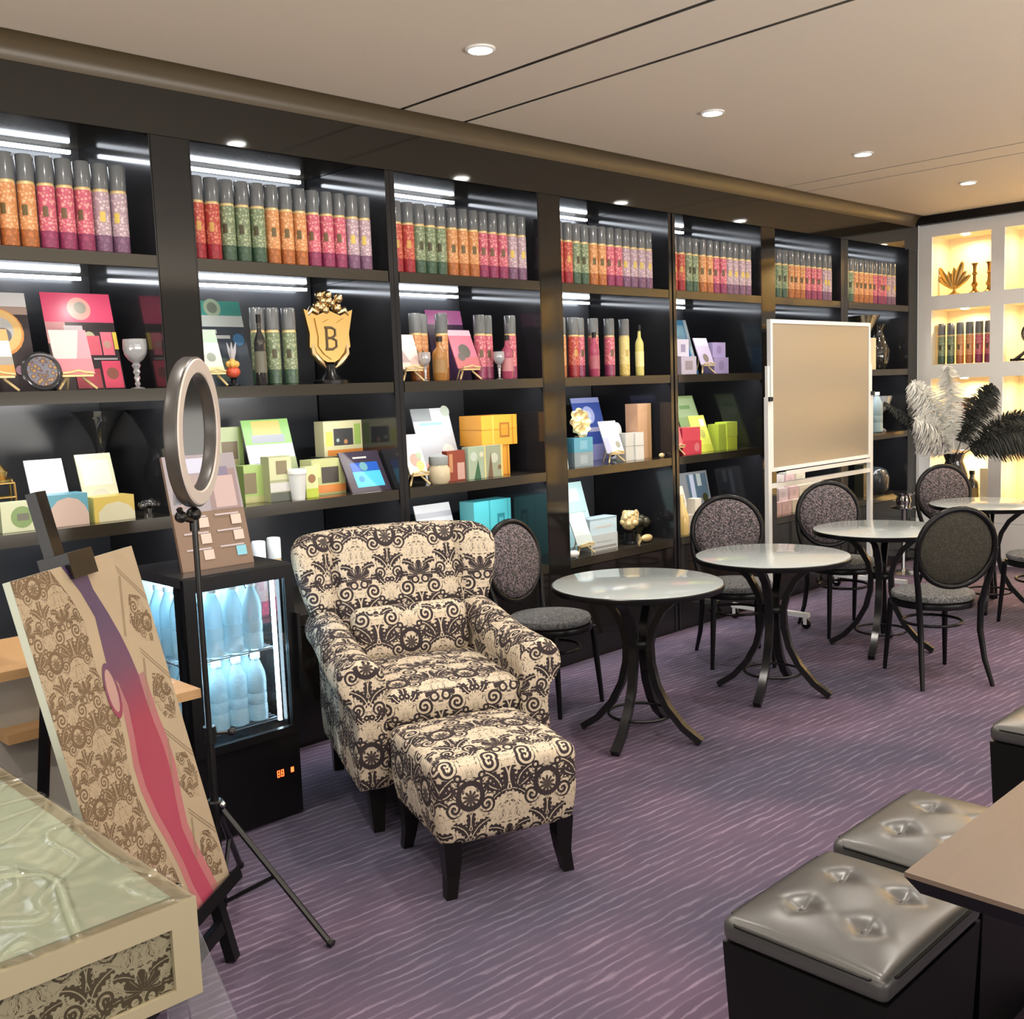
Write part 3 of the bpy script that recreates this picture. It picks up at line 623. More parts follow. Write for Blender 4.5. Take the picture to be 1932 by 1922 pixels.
gbox('pale green box with avocado-like oval print beside the paper cup', 2.70, 4.11, R3, .065, .05, .145, (.68, .74, .38), [('c', .5, .62, .32, (.3, .16, .07)), (0, 0, 1, .3, (.48, .58, .06))])
gbox('green and orange box with dark window, below the framed box', 2.85, 4.19, R3, .19, .10, .168, (.50, .52, .24), [(.28, .32, .8, .78, (.07, .06, .05)), (0, .05, 1, .27, (.68, .25, .07)), (.05, .5, .25, .9, (.62, .68, .3))])
gbox('plain dark riser block under the framed box', 3.03, 4.33, R3, .24, .12, .168, (.03, .03, .03), name='riser_block', cat='riser')
gbox('yellow green framed box with black window and orange foot on the riser', 3.045, 4.33, R3+.169, .235, .08, .175, (.66, .62, .36), [(.25, .30, .75, .78, (.06, .06, .06)), (.78, .3, .95, .9, (.35, .50, .12)), (.05, .30, .22, .7, (.66, .66, .14)), (.08, .02, 1, .18, (.75, .28, .06)), ('c', .35, .45, .04, (.4, .5, .45)), ('c', .55, .4, .05, (.5, .25, .1))])
card('black framed tablet-like card with bright blue picture, right end of second bay', 3.03, 4.09, R3, .235, .22, .5, (.04, .03, .05), [(.18, .12, .88, .50, (.08, .50, .82)), (.18, .50, .88, .72, (.02, .10, .45)), ('c', .5, .62, .10, (.15, .35, .4)), ('c', .35, .32, .07, (.04, .25, .55)), (.3, .82, .65, .86, (.6, .55, .5))], t=.012)
# bay 3 third shelf
easel_card('white card with pink and yellow flowers on gold easel, left of third bay', 3.325, 4.095, R3, .115, .27, (.74, .70, .66), [('c', .5, .35, .3, (.62, .36, .30)), ('c', .7, .2, .22, (.70, .58, .22)), ('c', .75, .45, .16, (.4, .5, .35))], 'gold easel holding the flower card, third bay third shelf')
card('poster with pink and cream balls of food on grey, third bay', 3.665, 4.28, R3, .265, .40, .3, (.55, .57, .60), [(0, .82, .5, 1, (.2, .22, .22)), (.15, .76, .75, .80, (.2, .4, .5)), (.1, .6, .9, .74, (.78, .8, .82)), ('c', .25, .16, .18, (.72, .36, .30)), ('c', .55, .2, .16, (.76, .46, .38)), ('c', .75, .38, .16, (.78, .76, .68)), ('c', .72, .12, .14, (.62, .64, .5)), ('c', .9, .28, .11, (.74, .6, .5)), ('c', .9, .95, .12, (.4, .45, .36))], cat='poster', name='poster')
t = empty('glass_jar', (3.465, 4.10, R3), 0, 'round jar with pale contents below the food poster', 'jar')
MB().lathe([(.045, 0), (.058, .02), (.058, .075), (.045, .095)], 24).build('body', paint((.58, .50, .34), .25), t, True); MB().lathe([(.046, .095), (.05, .10), (.05, .14), (.02, .15), (.001, .15)], 24).build('lid', paint((.35, .38, .38), .3), t, True)
gbox('dark red book-shaped box with light picture, third bay third shelf', 3.60, 4.115, R3, .125, .04, .16, (.25, .05, .03), [(.55, .05, .95, .6, (.55, .35, .30)), (.1, .3, .3, .9, (.5, .25, .12))], cat='box')
gbox('green patterned packet, left of the pair in the third bay', 3.74, 4.105, R3, .125, .05, .172, (.35, .44, .32), [('c', .3, .7, .2, (.5, .58, .5)), ('p', [(.3, 0), (.7, 0), (.55, .6)], (.04, .13, .07)), (.9, 0, 1, 1, (.6, .56, .25)), ('c', .75, .75, .12, (.6, .6, .45))])
gbox('green patterned packet, right of the pair in the third bay', 3.875, 4.115, R3, .125, .05, .172, (.30, .34, .24), [('c', .5, .6, .22, (.5, .54, .44)), ('p', [(.1, 0), (.4, 0), (.3, .8)], (.16, .1, .06)), (.88, 0, 1, 1, (.6, .55, .22)), ('c', .8, .3, .1, (.2, .12, .05))])
gbox('plain orange box standing under the wider orange box', 3.95, 4.175, R3, .20, .16, .165, (.72, .32, .04), [(.88, 0, .94, 1, (.5, .2, .02))])
gbox('wide orange box with dark seal lying on top, third bay', 3.975, 4.17, R3+.166, .27, .18, .165, (.80, .36, .04), [(.5, .25, .78, .75, (.34, .13, .02)), (.54, .32, .74, .68, (.62, .27, .03)), (.30, 0, .33, 1, (.88, .52, .12)), (.86, 0, .88, 1, (.5, .2, .02))], lid=(.5, .2, .02))
# bay 4 third shelf
card('narrow light blue poster seen at the left edge of the fourth bay', 4.435, 4.12, R3, .08, .38, .15, (.25, .55, .75), [(0, .7, 1, 1, (.7, .82, .86)), (0, 0, 1, .3, (.45, .55, .55))], cat='poster', name='poster')
gbox('grey-blue box, lower of the two stacked under the gold flower', 4.60, 4.11, R3, .165, .10, .085, (.25, .32, .36), [(.3, .2, .7, .8, (.34, .42, .46))])
gbox('bright blue box, upper of the two stacked under the gold flower', 4.60, 4.11, R3+.086, .165, .10, .085, (.10, .36, .50), [(.3, .2, .7, .8, (.2, .46, .6))])
t = empty('gold_flower_plate', (4.63, 4.155, R3+.172), 0, 'round ruffled gold flower ornament on top of the blue boxes', 'ornament')
b = MB(); b.X = Matrix.Translation((0, 0, .085)) @ Matrix.Rotation(math.radians(80), 4, 'X')
n = 48; rr = [0.001, .02, .04, .06, .075, .085]; vs = []; fs = []
for i, r in enumerate(rr):
    for k in range(n): a = 2*PI*k/n; q = r*(1+.08*math.sin(9*a)*(i/5)); vs.append((q*math.cos(a), q*math.sin(a), .012*math.sin(i*1.9)+.008*math.cos(9*a)*(i/5)))
for i in range(5):
    for k in range(n): fs.append((i*n+k, i*n+(k+1) % n, (i+1)*n+(k+1) % n, (i+1)*n+k))
b.add(vs, fs); b.lathe([(.02, -.006), (.012, .02), (.001, .024)], 14); b.build('blossom', m_goldp, t, True)
MB().box(-.03, .03, -.015, .025, 0, .008).build('foot', m_goldp, t)
card('navy blue poster with white star pattern, fourth bay third shelf', 5.07, 4.40, R3, .27, .415, .28, (.05, .09, .35), [(0, .92, 1, 1, (.30, .34, .62)), ('c', .5, .72, .22, (.40, .45, .75)), ('c', .5, .72, .10, (.62, .64, .82)), (.2, .45, .8, .52, (.4, .4, .55)), (0, 0, 1, .25, (.30, .30, .55))], cat='poster', name='poster')
easel_card('white card on gold easel before the navy poster', 4.90, 4.12, R3, .16, .265, (.76, .76, .76), [('c', .75, .25, .14, (.3, .3, .25)), (0, 0, .3, .5, (.4, .42, .6))], 'gold easel holding the white card before the navy poster')
t = empty('white_shell_ornament', (5.12, 4.29, R3), 0, 'white shell shaped ornament right of the white card', 'ornament')
MB().ball((0, 0, .17), .045, 12, 0, (.9, .6, 1.5)).build('shell', m_white, t, True); MB().lathe([(.04, 0), (.04, .01), (.012, .03), (.014, .11)], 14).build('foot', m_white, t, True)
gbox('pair of pale grey cartons, left one, beside the tan box', 5.055, 4.13, R3, .08, .08, .172, (.58, .58, .54), lid=(.3, .3, .28))
gbox('pair of pale grey cartons, right one, beside the tan box', 5.140, 4.12, R3, .08, .08, .172, (.66, .66, .62), lid=(.3, .3, .28))
gbox('tall tan cardboard box at the right of the fourth bay', 5.255, 4.17, R3, .135, .10, .35, (.50, .30, .17), [(.25, .4, .4, .5, (.62, .42, .26)), (.72, 0, 1, 1, (.42, .25, .12))], side=(.52, .30, .18))
t = empty('gold_shell', (5.335, 4.10, R3), 0, 'tiny gold shell right of the tall tan box', 'ornament'); MB().ball((0, 0, .016), .016, 8, 0, (1.6, .9, 1)).build('shell', m_goldp, t, True)
# bay 5 third shelf
easel_card('white and red card on gold easel at left edge of the fifth bay', 5.51, 4.10, R3, .10, .37, (.68, .20, .20), [(0, .6, 1, 1, (.75, .72, .72))], 'gold easel holding the white and red card, fifth bay', lean=.25)
gbox('red box, lower of the two red boxes in the fifth bay', 5.665, 4.10, R3, .21, .11, .088, (.62, .06, .09), [('c', .75, .5, .14, (.7, .2, .22))], side=(.4, .03, .06))
gbox('red box, upper of the two red boxes in the fifth bay', 5.665, 4.105, R3+.089, .20, .10, .088, (.66, .08, .11), side=(.42, .03, .07))
card('tall bright green card leaning at the back of the fifth bay third shelf', 6.16, 4.40, R3, .25, .405, .36, (.46, .62, .26), [(.05, .6, .95, .95, (.60, .74, .40)), (.2, .75, .7, .82, (.3, .5, .2)), (0, 0, 1, .35, (.62, .68, .10))])
card('yellow-green leaflet leaning in front of the bright green card', 5.895, 4.15, R3, .18, .26, .33, (.70, .74, .12), [('c', .6, .5, .18, (.45, .45, .12)), (0, 0, 1, .2, (.6, .64, .08)), (.6, .7, .9, .9, (.8, .84, .5))])
gbox('lime box, lower left of the stacked lime boxes', 6.06, 4.13, R3, .09, .09, .18, (.44, .56, .07))
gbox('lime box, lower right of the stacked lime boxes', 6.165, 4.12, R3, .115, .10, .09, (.58, .68, .07))
gbox('lime box, topmost of the stacked lime boxes', 6.165, 4.12, R3+.091, .125, .10, .10, (.56, .68, .09))
# bay 7 third shelf
m_water = mat('water_bottle_plastic', (.72, .91, .98), .07, trans=.62, ior=1.33)
m_bcap = mat('bottle_cap', (.75, .85, .9), .3)
def water_bottle():
    t = empty('water_bottle'); R = .031
    MB().lathe([(.024, 0), (R, .006), (R, .05), (R*.93, .055), (R, .06), (R, .085), (R*.93, .09), (R, .095), (R, .135), (R*.9, .155), (.016, .185), (.013, .19), (.013, .20)], 14).build('body', m_water, t, True)
    MB().lathe([(.0155, .196), (.0155, .212), (.001, .212)], 12).build('cap', m_bcap, t, True)
    return t
WB = water_bottle()
big = []
for k, (x, y) in enumerate(((8.17, 4.15), (8.31, 4.13))):
    o = WB if k == 0 else copy_tree(WB); o.location = (x, y, R3); o.scale = (1.75, 1.75, 1.6)
    tag(o, 'large clear water bottle, %s of two on the third shelf of the seventh bay' % ('left' if k == 0 else 'right'), 'bottle', 'large water bottles in the seventh bay')
t = empty('cut_glass_ornament', (8.55, 4.2, R3), 0, 'dim cut glass ornament at the right end of the seventh bay third shelf', 'ornament')
MB().lathe([(.04, 0), (.04, .01), (.01, .03), (.012, .16), (.06, .20), (.09, .30), (.08, .30), (.05, .21), (.001, .18)], 12).build('bowl', m_goblet, t)
# fourth shelf
card('white card with grey lines showing above the armchair, third bay bottom shelf', 3.715, 4.36, R4, .26, .39, .3, (.74, .74, .74), [(0, .8, 1, .88, (.45, .45, .48)), (.1, .7, .7, .73, (.4, .4, .42))])
gbox('large aqua blue box with dark square seal, third bay bottom shelf', 4.04, 4.32, R4, .29, .12, .37, (.10, .55, .60), [(.40, 0, .43, 1, (.05, .38, .42)), (.62, .38, .82, .78, (.03, .26, .30)), (.66, .44, .78, .72, (.10, .45, .50)), (.9, 0, .92, 1, (.05, .38, .42))], side=(.16, .62, .66))
card('pale aqua card leaning at the back of the fourth bay bottom shelf', 4.845, 4.36, R4, .26, .41, .3, (.55, .80, .80), [(0, .7, .8, .9, (.75, .86, .86)), (.1, .5, .9, .53, (.4, .6, .6)), ('p', [(.5, .1), (1, .3), (1, .1)], (.72, .66, .64))])
easel_card('pale blue and white card on gold easel, fourth bay bottom shelf', 4.575, 4.10, R4, .14, .26, (.50, .58, .60), [(0, 0, 1, .3, (.42, .50, .50)), (.65, .3, .9, 1, (.68, .70, .70))], 'gold easel holding the pale blue card, bottom shelf', lean=.4)
gbox('pale blue box, lower of the two flat boxes on the bottom shelf', 4.80, 4.14, R4, .25, .11, .095, (.50, .55, .56), [(.05, .1, .95, .25, (.25, .26, .26)), (.2, .5, .8, .55, (.38, .42, .45))])
gbox('pale blue box, upper of the two flat boxes on the bottom shelf', 4.80, 4.145, R4+.096, .25, .10, .10, (.50, .64, .70), [(.2, .4, .8, .5, (.6, .55, .52)), (0, .9, 1, 1, (.32, .45, .5))])
t = empty('gold_bust', (5.05, 4.15, R4), 0, 'gold flower-like teapot ornament on dark pedestal, bottom shelf', 'ornament')
MB().lathe([(.05, 0), (.05, .01), (.035, .02), (.035, .075), (.045, .085)], 16).build('pedestal', m_black, t, 40)
b = MB().ball((0, 0, .15), .058, 12, 0, (1, .8, 1.1)); R = random.Random(5)
for k in range(18): a = R.uniform(0, 2*PI); c = R.uniform(-.5, 1); b.ball((.05*math.cos(a)*math.cos(c), .04*math.sin(a)*math.cos(c), .15+.055*math.sin(c)), .02, 6)
b.tube([(.04, 0, .12), (.08, 0, .15), (.085, 0, .19), (.07, 0, .20)], [.012, .012, .012, .014], 8); b.build('blossom', m_goldp, t, True)
rose('large dark sculpted flower head, bottom shelf of the fourth bay', 5.24, 4.24, R4, .095, mat('dark_bronze', (.06, .055, .035), .3, .5))
t = empty('gold_fish_ornament', (5.13, 4.09, R4), 0, 'small gold fish-like ornament before the dark flower head', 'ornament')
b = MB().ball((.02, 0, .03), .03, 10, 0, (1.8, .7, .8)); b.prism([(-.03, .03), (-.06, .06), (-.05, .03), (-.06, .0)], -.006, .006); b.build('body', m_goldp, t, True)
t = empty('white_egg', (4.455, 4.085, R4), 0, 'white egg-shaped stone at the left end of the fourth bay bottom shelf', 'ornament'); MB().ball((0, 0, .022), .022, 10, 0, (2.0, 1.2, 1)).build('stone', m_white, t, True)
lathe_obj('perfume_bottle', [(.045, 0), (.05, .02), (.05, .12), (.03, .18), (.015, .21), (.012, .25), (.001, .26)], mat('honey_glass', (.80, .58, .22), .15, coat=1), 'yellow glass bottle at the left end of the fifth bay bottom shelf', 'bottle', 5.56, 4.12, R4)
gbox('cream box with grey print, front left of fifth bay bottom shelf', 5.66, 4.10, R4, .12, .08, .12, (.50, .46, .40))
card('cream and brown card leaning behind the yellow glass bottle', 5.76, 4.25, R4, .22, .30, .3, (.66, .60, .48), [(.3, .6, .9, .8, (.5, .36, .2)), ('c', .3, .7, .12, (.3, .3, .25))])
gbox('tall white carton in the fifth bay bottom shelf', 5.75, 4.12, R4, .07, .07, .22, (.70, .66, .56))
card('dark picture card with blue-white figures behind the chair, fifth bay bottom shelf', 6.20, 4.42, R4, .34, .36, .2, (.30, .31, .31), [(.25, .45, .95, .95, (.12, .18, .24)), (.35, .45, .5, .95, (.66, .70, .82)), (.6, .7, .75, .95, (.62, .66, .62)), ('c', .8, .45, .1, (.06, .06, .02))])
R = random.Random(11)
k = 0
for j, z in enumerate((0, .095, .19)):
    for i, x in enumerate((6.70, 6.84, 6.99, 7.14, 7.30, 7.44)):
        if (i, j) in ((4, 2), (5, 2)): continue
        c = R.choice([(.80, .68, .70), (.80, .74, .70), (.78, .38, .30), (.74, .52, .52), (.76, .70, .56)])
        gbox('%s box in the stacks under the board, %s row, %s from left' % ('coral' if c[1] < .5 else ('pink' if c[1] < .7 else 'cream'), ('bottom', 'middle', 'top')[j], nth(i)), x+R.uniform(-.008, .008), 4.10+.03*j, R4+z, .125, .10, .094, c, [(.3, .3, .7, .7, tuple(q*.85 for q in c))], group='small pink and cream boxes in the sixth bay')
gbox('black box with gold square frames, bottom shelf of the seventh bay', 8.15, 4.12, R4, .16, .08, .27, (.03, .03, .02), [(.35, .1, .85, .3, (.35, .26, .08)), (.35, .4, .85, .6, (.35, .26, .08)), (.35, .7, .85, .95, (.35, .26, .08)), (.45, .14, .75, .26, (.03, .03, .02)), (.45, .74, .75, .9, (.03, .03, .02))])
lathe_obj('ceramic_jar', [(.09, 0), (.12, .04), (.125, .14), (.10, .20), (.05, .225), (.001, .23)], mat('charcoal_glaze', (.03, .035, .04), .2), 'large rounded charcoal jar, bottom shelf of the seventh bay', 'jar', 8.42, 4.2, R4)
# cylinders in bay 2 bottom shelf behind the cooler
for k, (x, y) in enumerate(((2.45, 4.20), (2.56, 4.25))): tin('white', x, y, R4, 'pink tin with white cap, %s of two seen above the drinks cooler' % ('left' if k == 0 else 'right'), 'pink tins with white caps')
card('violet card leaning on the bottom shelf of the first bay', 1.62, 4.2, R4, .12, .36, .3, (.26, .20, .55), [(0, 0, .3, 1, (.5, .45, .7))])
card('violet card beside the drinks cooler, bottom shelf of the first bay', 1.86, 4.12, R4, .10, .30, .2, (.30, .24, .62), [(0, 0, .4, 1, (.55, .5, .72))])
# ------------------------------------------------------------------ niche objects (white wall)
NX = XW+.15
def leafcluster(label, x, y, z):
    t = empty('gold_leaf_ornament', (x, y, z), 0, label, 'ornament')
    MB().lathe([(.05, 0), (.05, .01), (.015, .03), (.012, .06)], 14).build('foot', m_gold, t, True)
    b = MB()
    for k in range(7):
        a = -.9+k*.3; L = .19+.04*math.sin(k*2)
        b.X = Matrix.Translation((0, 0, .05)) @ Matrix.Rotation(a, 4, 'X'); b.ball((0, 0, L*.55), L*.5, 10, 0, (.16, .26, 1))
    b.build('leaves', m_gold, t, True); return t
leafcluster('gold leaf fan ornament in the top left lit niche', NX, 3.79, 2.272)
cs = [(.045, 0), (.045, .008), (.02, .025), (.014, .05), (.028, .075), (.014, .10), (.012, .15), (.022, .165), (.012, .18), (.016, .23), (.028, .25), (.001, .25)]
for k, y in enumerate((3.62, 3.50)): lathe_obj('candlestick', cs, mat('bronze', (.30, .17, .05), .35, 1), 'turned bronze candlestick, %s of two in the top left niche' % ('left' if k == 0 else 'right'), 'candlestick', NX, y, 2.272, group='bronze candlesticks in the niche')
for k, c in enumerate(['green', 'green', 'orange', 'orange', 'pink', 'pink']): tin(c, NX-.04, 3.875-.079*k, 1.6925, '%s patterned tall tin, %s from the left in the lit niche' % (c, nth(k)), 'tall tins in the second-row niche', rz=-PI/2)
t = empty('glass_jar', (NX, 3.72, 1.0925), 0, 'round jar with dark lid in the third-row lit niche', 'jar')
MB().lathe([(.05, 0), (.062, .02), (.062, .24), (.055, .26)], 20).build('body', paint((.62, .36, .26), .2), t, 50); MB().lathe([(.064, .26), (.064, .31), (.001, .315)], 20).build('lid', paint((.06, .05, .03), .3), t, 50)
card('cream tile card with faint round motif in the third-row niche', NX+.02, 3.53, 1.0925, .14, .16, .12, (.72, .62, .48), [('c', .5, .5, .3, (.6, .48, .4)), ('c', .5, .5, .22, (.72, .62, .48)), ('c', .5, .5, .1, (.6, .5, .42))], rz=-PI/2)
bottle('glass_bottle', 'squat dark bottle with gold label in the bottom lit niche', NX-.05, 3.60, .5025, .055, .28, m_dkglass, m_blackmetal, (.25, .18, .07))
gbox('white box beside the dark bottle in the bottom lit niche', NX-.06, 3.48, .5025, .10, .10, .30, (.74, .68, .54), rz=-PI/2)
b = MB()
for k in range(5): b.ball((0, .0, .05+.05*k), .03-.003*k, 8, 0, (1, 1.2, 1))
tag(b.build('stacked_figure', mat('pewter', (.3, .25, .2), .3, 1), loc=(NX, 3.12, 2.272), smooth=True), 'grey knobbly figure at the right picture edge in the top niche', 'ornament')
t = empty('stirrup_sculpture', (NX-.05, 3.17, 1.6925), 0, 'dark curled sculpture in the second-row niche at the right edge', 'ornament')
pts = [(0, .06*math.cos(a)-.02, .22+.07*math.sin(a)) for a in [k*2*PI/20 for k in range(20)]]
MB().tube(pts, .014, 8, closed=True).build('loop', m_dkglass, t, True); MB().tube([(0, .09, .01), (0, .03, .06), (0, -.04, .13), (0, -.05, .16)], [.02, .014, .012, .01], 8).build('stem', m_dkglass, t, True); MB().box(-.04, .04, -.04, .12, 0, .02).build('foot', m_dkglass, t)
t = empty('glass_bottle', (NX-.04, 3.13, 1.0925), 0, 'green wine bottle tilted in the third-row niche at the right edge', 'bottle')
b = MB(); b.X = Matrix.Translation((0, -.02, .04)) @ Matrix.Rotation(-.75*-1, 4, 'X'); b.lathe([(.036, 0), (.038, .01), (.038, .17), (.014, .22), (.014, .31)], 18); b.build('body', mat('green_glass', (.02, .07, .02), .08, coat=1), t, 50)
MB().box(-.05, .05, -.08, .06, 0, .012).build('cradle', m_black, t)
tin('pink', NX-.04, 3.13, .5025, 'pink patterned tin in the bottom niche at the right edge', 'tins in the bottom niche', rz=-PI/2)

# ------------------------------------------------------------------ armchair and ottoman
def sm(a, b_, x): t = max(0, min(1, (x-a)/(b_-a))); return t*t*(3-2*t)
A = empty('armchair', (2.475, 2.93, 0), math.radians(-23), 'black and cream damask wing armchair with rolled arms behind its ottoman', 'armchair')
m_leg = mat('ebony_leg', (.006, .005, .005), .3, spec=.3)
for sx in (-1, 1):
    for yy_, tip in ((.0, -.015), (.64, .05)):
        b = MB(); x = sx*.30
        vs = [(x+dx*s_, yy_+dy*s_+off, z) for z, s_, off in ((0, .020, tip), (.19, .034, 0)) for dx, dy in ((-1, -1), (1, -1), (1, 1), (-1, 1))]
        b.add(vs, [(3, 2, 1, 0), (4, 5, 6, 7)]+[(i, (i+1) % 4, (i+1) % 4+4, i+4) for i in range(4)]); b.build('leg', m_leg, A)
b = MB().rbox(.60, .74, .22, .02, (0, .31, .285), (8, 8, 4)); b.build('seat_base', m_damask, A, True, (0.15, .1))
def crown(p): p = p.copy(); k = (1-min(1, abs(p.x)/.30)**2)*(1-min(1, abs(p.y)/.33)**2); p.z += .03*k*(1 if p.z > 0 else -.2); return p
b = MB().rbox(.555, .62, .145, .045, (0, .235, .445), (12, 12, 2), crown, seg=4); b.build('seat_cushion', m_damask, A, True, (.05, .02))
for sx in (-1, 1):
    prof = [(.265, .18), (.370, .18), (.378, .30), (.372, .42)]
    cx, cz, r = .345, .575, .088
    for k in range(15): a = math.radians(-62+k*19.5); prof.append((cx+r*math.cos(a), cz+r*math.sin(a)))
    prof += [(.262, .50), (.262, .34)]
    N = 14; vs = []; fs = []; n = len(prof)
    secs = [(-.075, .80), (-.088, .93), (-.085, .99)] ; 
    yl = [(-.092, .86), (-.086, .96), (-.070, 1.0)]+[(-.07+.74*t/N, 1.0) for t in range(1, N+1)]
    pc = Vector((.325, .42))
    for y, s_ in yl:
        lift = .055*sm(.1, .65, y); narrow = 1-.12*sm(0, .65, y)
        for (x, z) in prof:
            q = Vector((x, z)); q = pc+(q-pc)*s_ if s_ < 1 else q
            zz = q.y + lift*sm(.2, .5, q.y); vs.append((sx*(.265+(q.x-.265)*narrow), y, zz))
    for i in range(len(yl)-1):
        for k in range(n): fs.append((i*n+k, i*n+(k+1) % n, (i+1)*n+(k+1) % n, (i+1)*n+k))
    fs.append(tuple(range(n))); fs.append(tuple(range((len(yl)-1)*n, len(yl)*n)))
    MB().add(vs, fs).build('armrest', m_damask, A, 50, (.02 if sx > 0 else .19, .07))
def backfn(p):
    v = (p.z+.37)/.74; hw = .36+.088*sm(.3, .9, v)
    u = p.x/.42; x = u*hw
    y = p.y+.19*v + (-.11*abs(u)**2.6*sm(.15, .8, v))
    g_ = math.exp(-((abs(x)-.275)/.016)**2)
    if p.y < 0: y += .028*g_ - .022*math.cos(min(1, abs(x)/.27)*PI/2)
    z = p.z - .014*abs(u)**7*sm(.6, 1, v) + .012*math.cos(u*PI/2)*sm(.8, 1, v)
    return (x, y, z)
b = MB().rbox(.84, .16, .74, .065, (0, .62, .655), (52, 3, 18), backfn, seg=5); b.build('backrest', m_damask, A, True, (.17, .04))
def pil(p): k = (1-min(1, abs(p.x)/.27)**4)*(1-min(1, abs(p.z)/.14)**4); return (p.x, p.y*(.55+.6*k), p.z)
b = MB(); b.X = Matrix.Translation((0, .50, .615)) @ Matrix.Rotation(math.radians(-12), 4, 'X'); b.rbox(.50, .12, .235, .05, (0, 0, 0), (12, 2, 8), pil, seg=4); b.build('lumbar_cushion', m_damask, A, True, (.15, .12))

O = empty('ottoman', (2.30, 2.57, 0), math.radians(-20), 'matching black and cream damask footstool in front of the armchair', 'ottoman')
def ott(p):
    v = (p.z+.135)/.27; s_ = .955+.045*sm(0, .5, v); k = (1-min(1, abs(p.x)/.26)**2)*(1-min(1, abs(p.y)/.26)**2)
    g_ = math.exp(-((p.z-.07)/.006)**2)*.006
    return (p.x*(s_-g_), p.y*(s_-g_), p.z+(.028*k if p.z > 0 else 0))
b = MB().rbox(.50, .50, .27, .035, (0, 0, .305), (14, 14, 12), ott, seg=4); b.build('upholstered_top', m_damask, O, True, (.0, .05))
for sx in (-1, 1):
    for sy in (-1, 1):
        pts = [(.20, .205, .19, .030), (.198, .203, .13, .028), (.200, .206, .07, .022), (.210, .216, .0, .018)]; vs = []; fs = []
        for x, y, z, s_ in pts:
            for dx, dy in ((-1, -1), (1, -1), (1, 1), (-1, 1)): vs.append((sx*x+dx*s_, sy*y+dy*s_, z))
        for i in range(3):
            for k in range(4): fs.append((i*4+k, i*4+(k+1) % 4, i*4+4+(k+1) % 4, i*4+4+k))
        fs += [(0, 1, 2, 3), (12, 13, 14, 15)]; MB().add(vs, fs).build('leg', m_leg, O)

# ------------------------------------------------------------------ round tables
def make_table():
    t = empty('round_table'); R = .39
    MB().lathe([(R-.03, .690), (R-.004, .694), (R, .702), (R, .716), (R-.004, .7195)], 64).build('rim', m_black, t, 40)
    MB().lathe([(R-.0045, .7190), (R-.012, .7215), (.001, .7215)], 64).build('tabletop', m_tabletop, t, 30)
    MB().lathe([(.001, .690), (R-.03, .6905)], 40).build('underside', m_black, t)
    path = [(.25, .688), (.19, .665), (.12, .60), (.075, .52), (.056, .44), (.060, .35), (.085, .25), (.135, .155), (.21, .07), (.292, .014)]
    for k in range(4):
        a = math.radians(16+90*k); pts = [(r*math.cos(a), r*math.sin(a), z) for r, z in path]
        MB().tube(pts, 1, 4, sq=(.019, .015)).build('leg', mat('table_leg', (.02, .02, .022), .22, .4), t, 40)
    pts = [(.145*math.cos(q), .145*math.sin(q), .115) for q in [2*PI*k/36 for k in range(36)]]
    MB().tube(pts, .007, 8, closed=True).build('foot_ring', m_blackmetal, t, True)
    MB().lathe([(.04, .42), (.05, .43), (.05, .45), (.04, .46)], 20).build('hub', m_black, t, True)
    return t
T = make_table()
TP = [(3.625, 2.94, 'grey topped round bistro table nearest the armchair'), (4.60, 2.845, 'grey topped round bistro table, second from the armchair, in front of the whiteboard'),
      (5.76, 2.83, 'grey topped round bistro table behind the chair seen from its back'), (7.24, 2.78, 'grey topped round bistro table farthest away, at the right picture edge')]
for k, (x, y, lab) in enumerate(TP):
    o = T if k == 0 else copy_tree(T); o.location = (x, y, 0); tag(o, lab, 'table', 'round bistro tables')

# ------------------------------------------------------------------ oval back chairs
def make_chair():
    t = empty('bistro_chair'); f = m_black
    b = MB().lathe([(.001, .425), (.19, .425), (.208, .435), (.212, .450), (.205, .463), (.15, .474), (.08, .478), (.001, .479)], 40, (0, 0, 0), 0, 1, .98); b.build('seat', m_seatfab, t, True)
    MB().lathe([(.19, .395), (.213, .397), (.216, .41), (.213, .425), (.19, .426)], 40).build('seat_frame', f, t, 40)
    for sx in (-1, 1):
        MB().tube([(sx*.155, -.155, .40), (sx*.162, -.165, .25), (sx*.170, -.178, .10), (sx*.175, -.185, 0)], [.016, .0155, .013, .011], 10).build('leg', f, t, True)
        MB().tube([(sx*.190, .262, .0), (sx*.172, .215, .13), (sx*.162, .185, .28), (sx*.168, .180, .42), (sx*.185, .198, .52), (sx*.207, .218, .62), (sx*.212, .235, .72)], [.011, .014, .016, .017, .016, .014, .012], 10).build('leg', f, t, True)
    C = Vector((0, .232, .725)); up = Vector((0, .13, .99)).normalized(); n = 44
    ringp = [C+Vector((.207*math.cos(a), 0, 0))+up*(.205*math.sin(a)) for a in [2*PI*k/n for k in range(n)]]
    MB().tube(ringp, .0155, 10, closed=True).build('back_frame', f, t, True)
    rot = Matrix.Translation(C) @ Matrix.Rotation(math.radians(90)-math.atan2(.13, .99), 4, 'X')
    b = MB(); b.X = rot; b.lathe([(.196, .004), (.185, .020), (.15, .030), (.08, .034), (.001, .035)], 36, sy=.99); b.build('backrest', m_speck, t, True)
    b = MB(); b.X = rot; b.lathe([(.196, .002), (.17, -.010), (.08, -.014), (.001, -.015)], 36, sy=.99); b.build('back_cover', m_speckback, t, True)
    pts = [(.150*math.cos(a), .150*math.sin(a), .30) for a in [2*PI*k/32 for k in range(32)]]
    MB().tube(pts, .008, 8, closed=True).build('stretcher', f, t, True)
    return t
CH = make_chair()
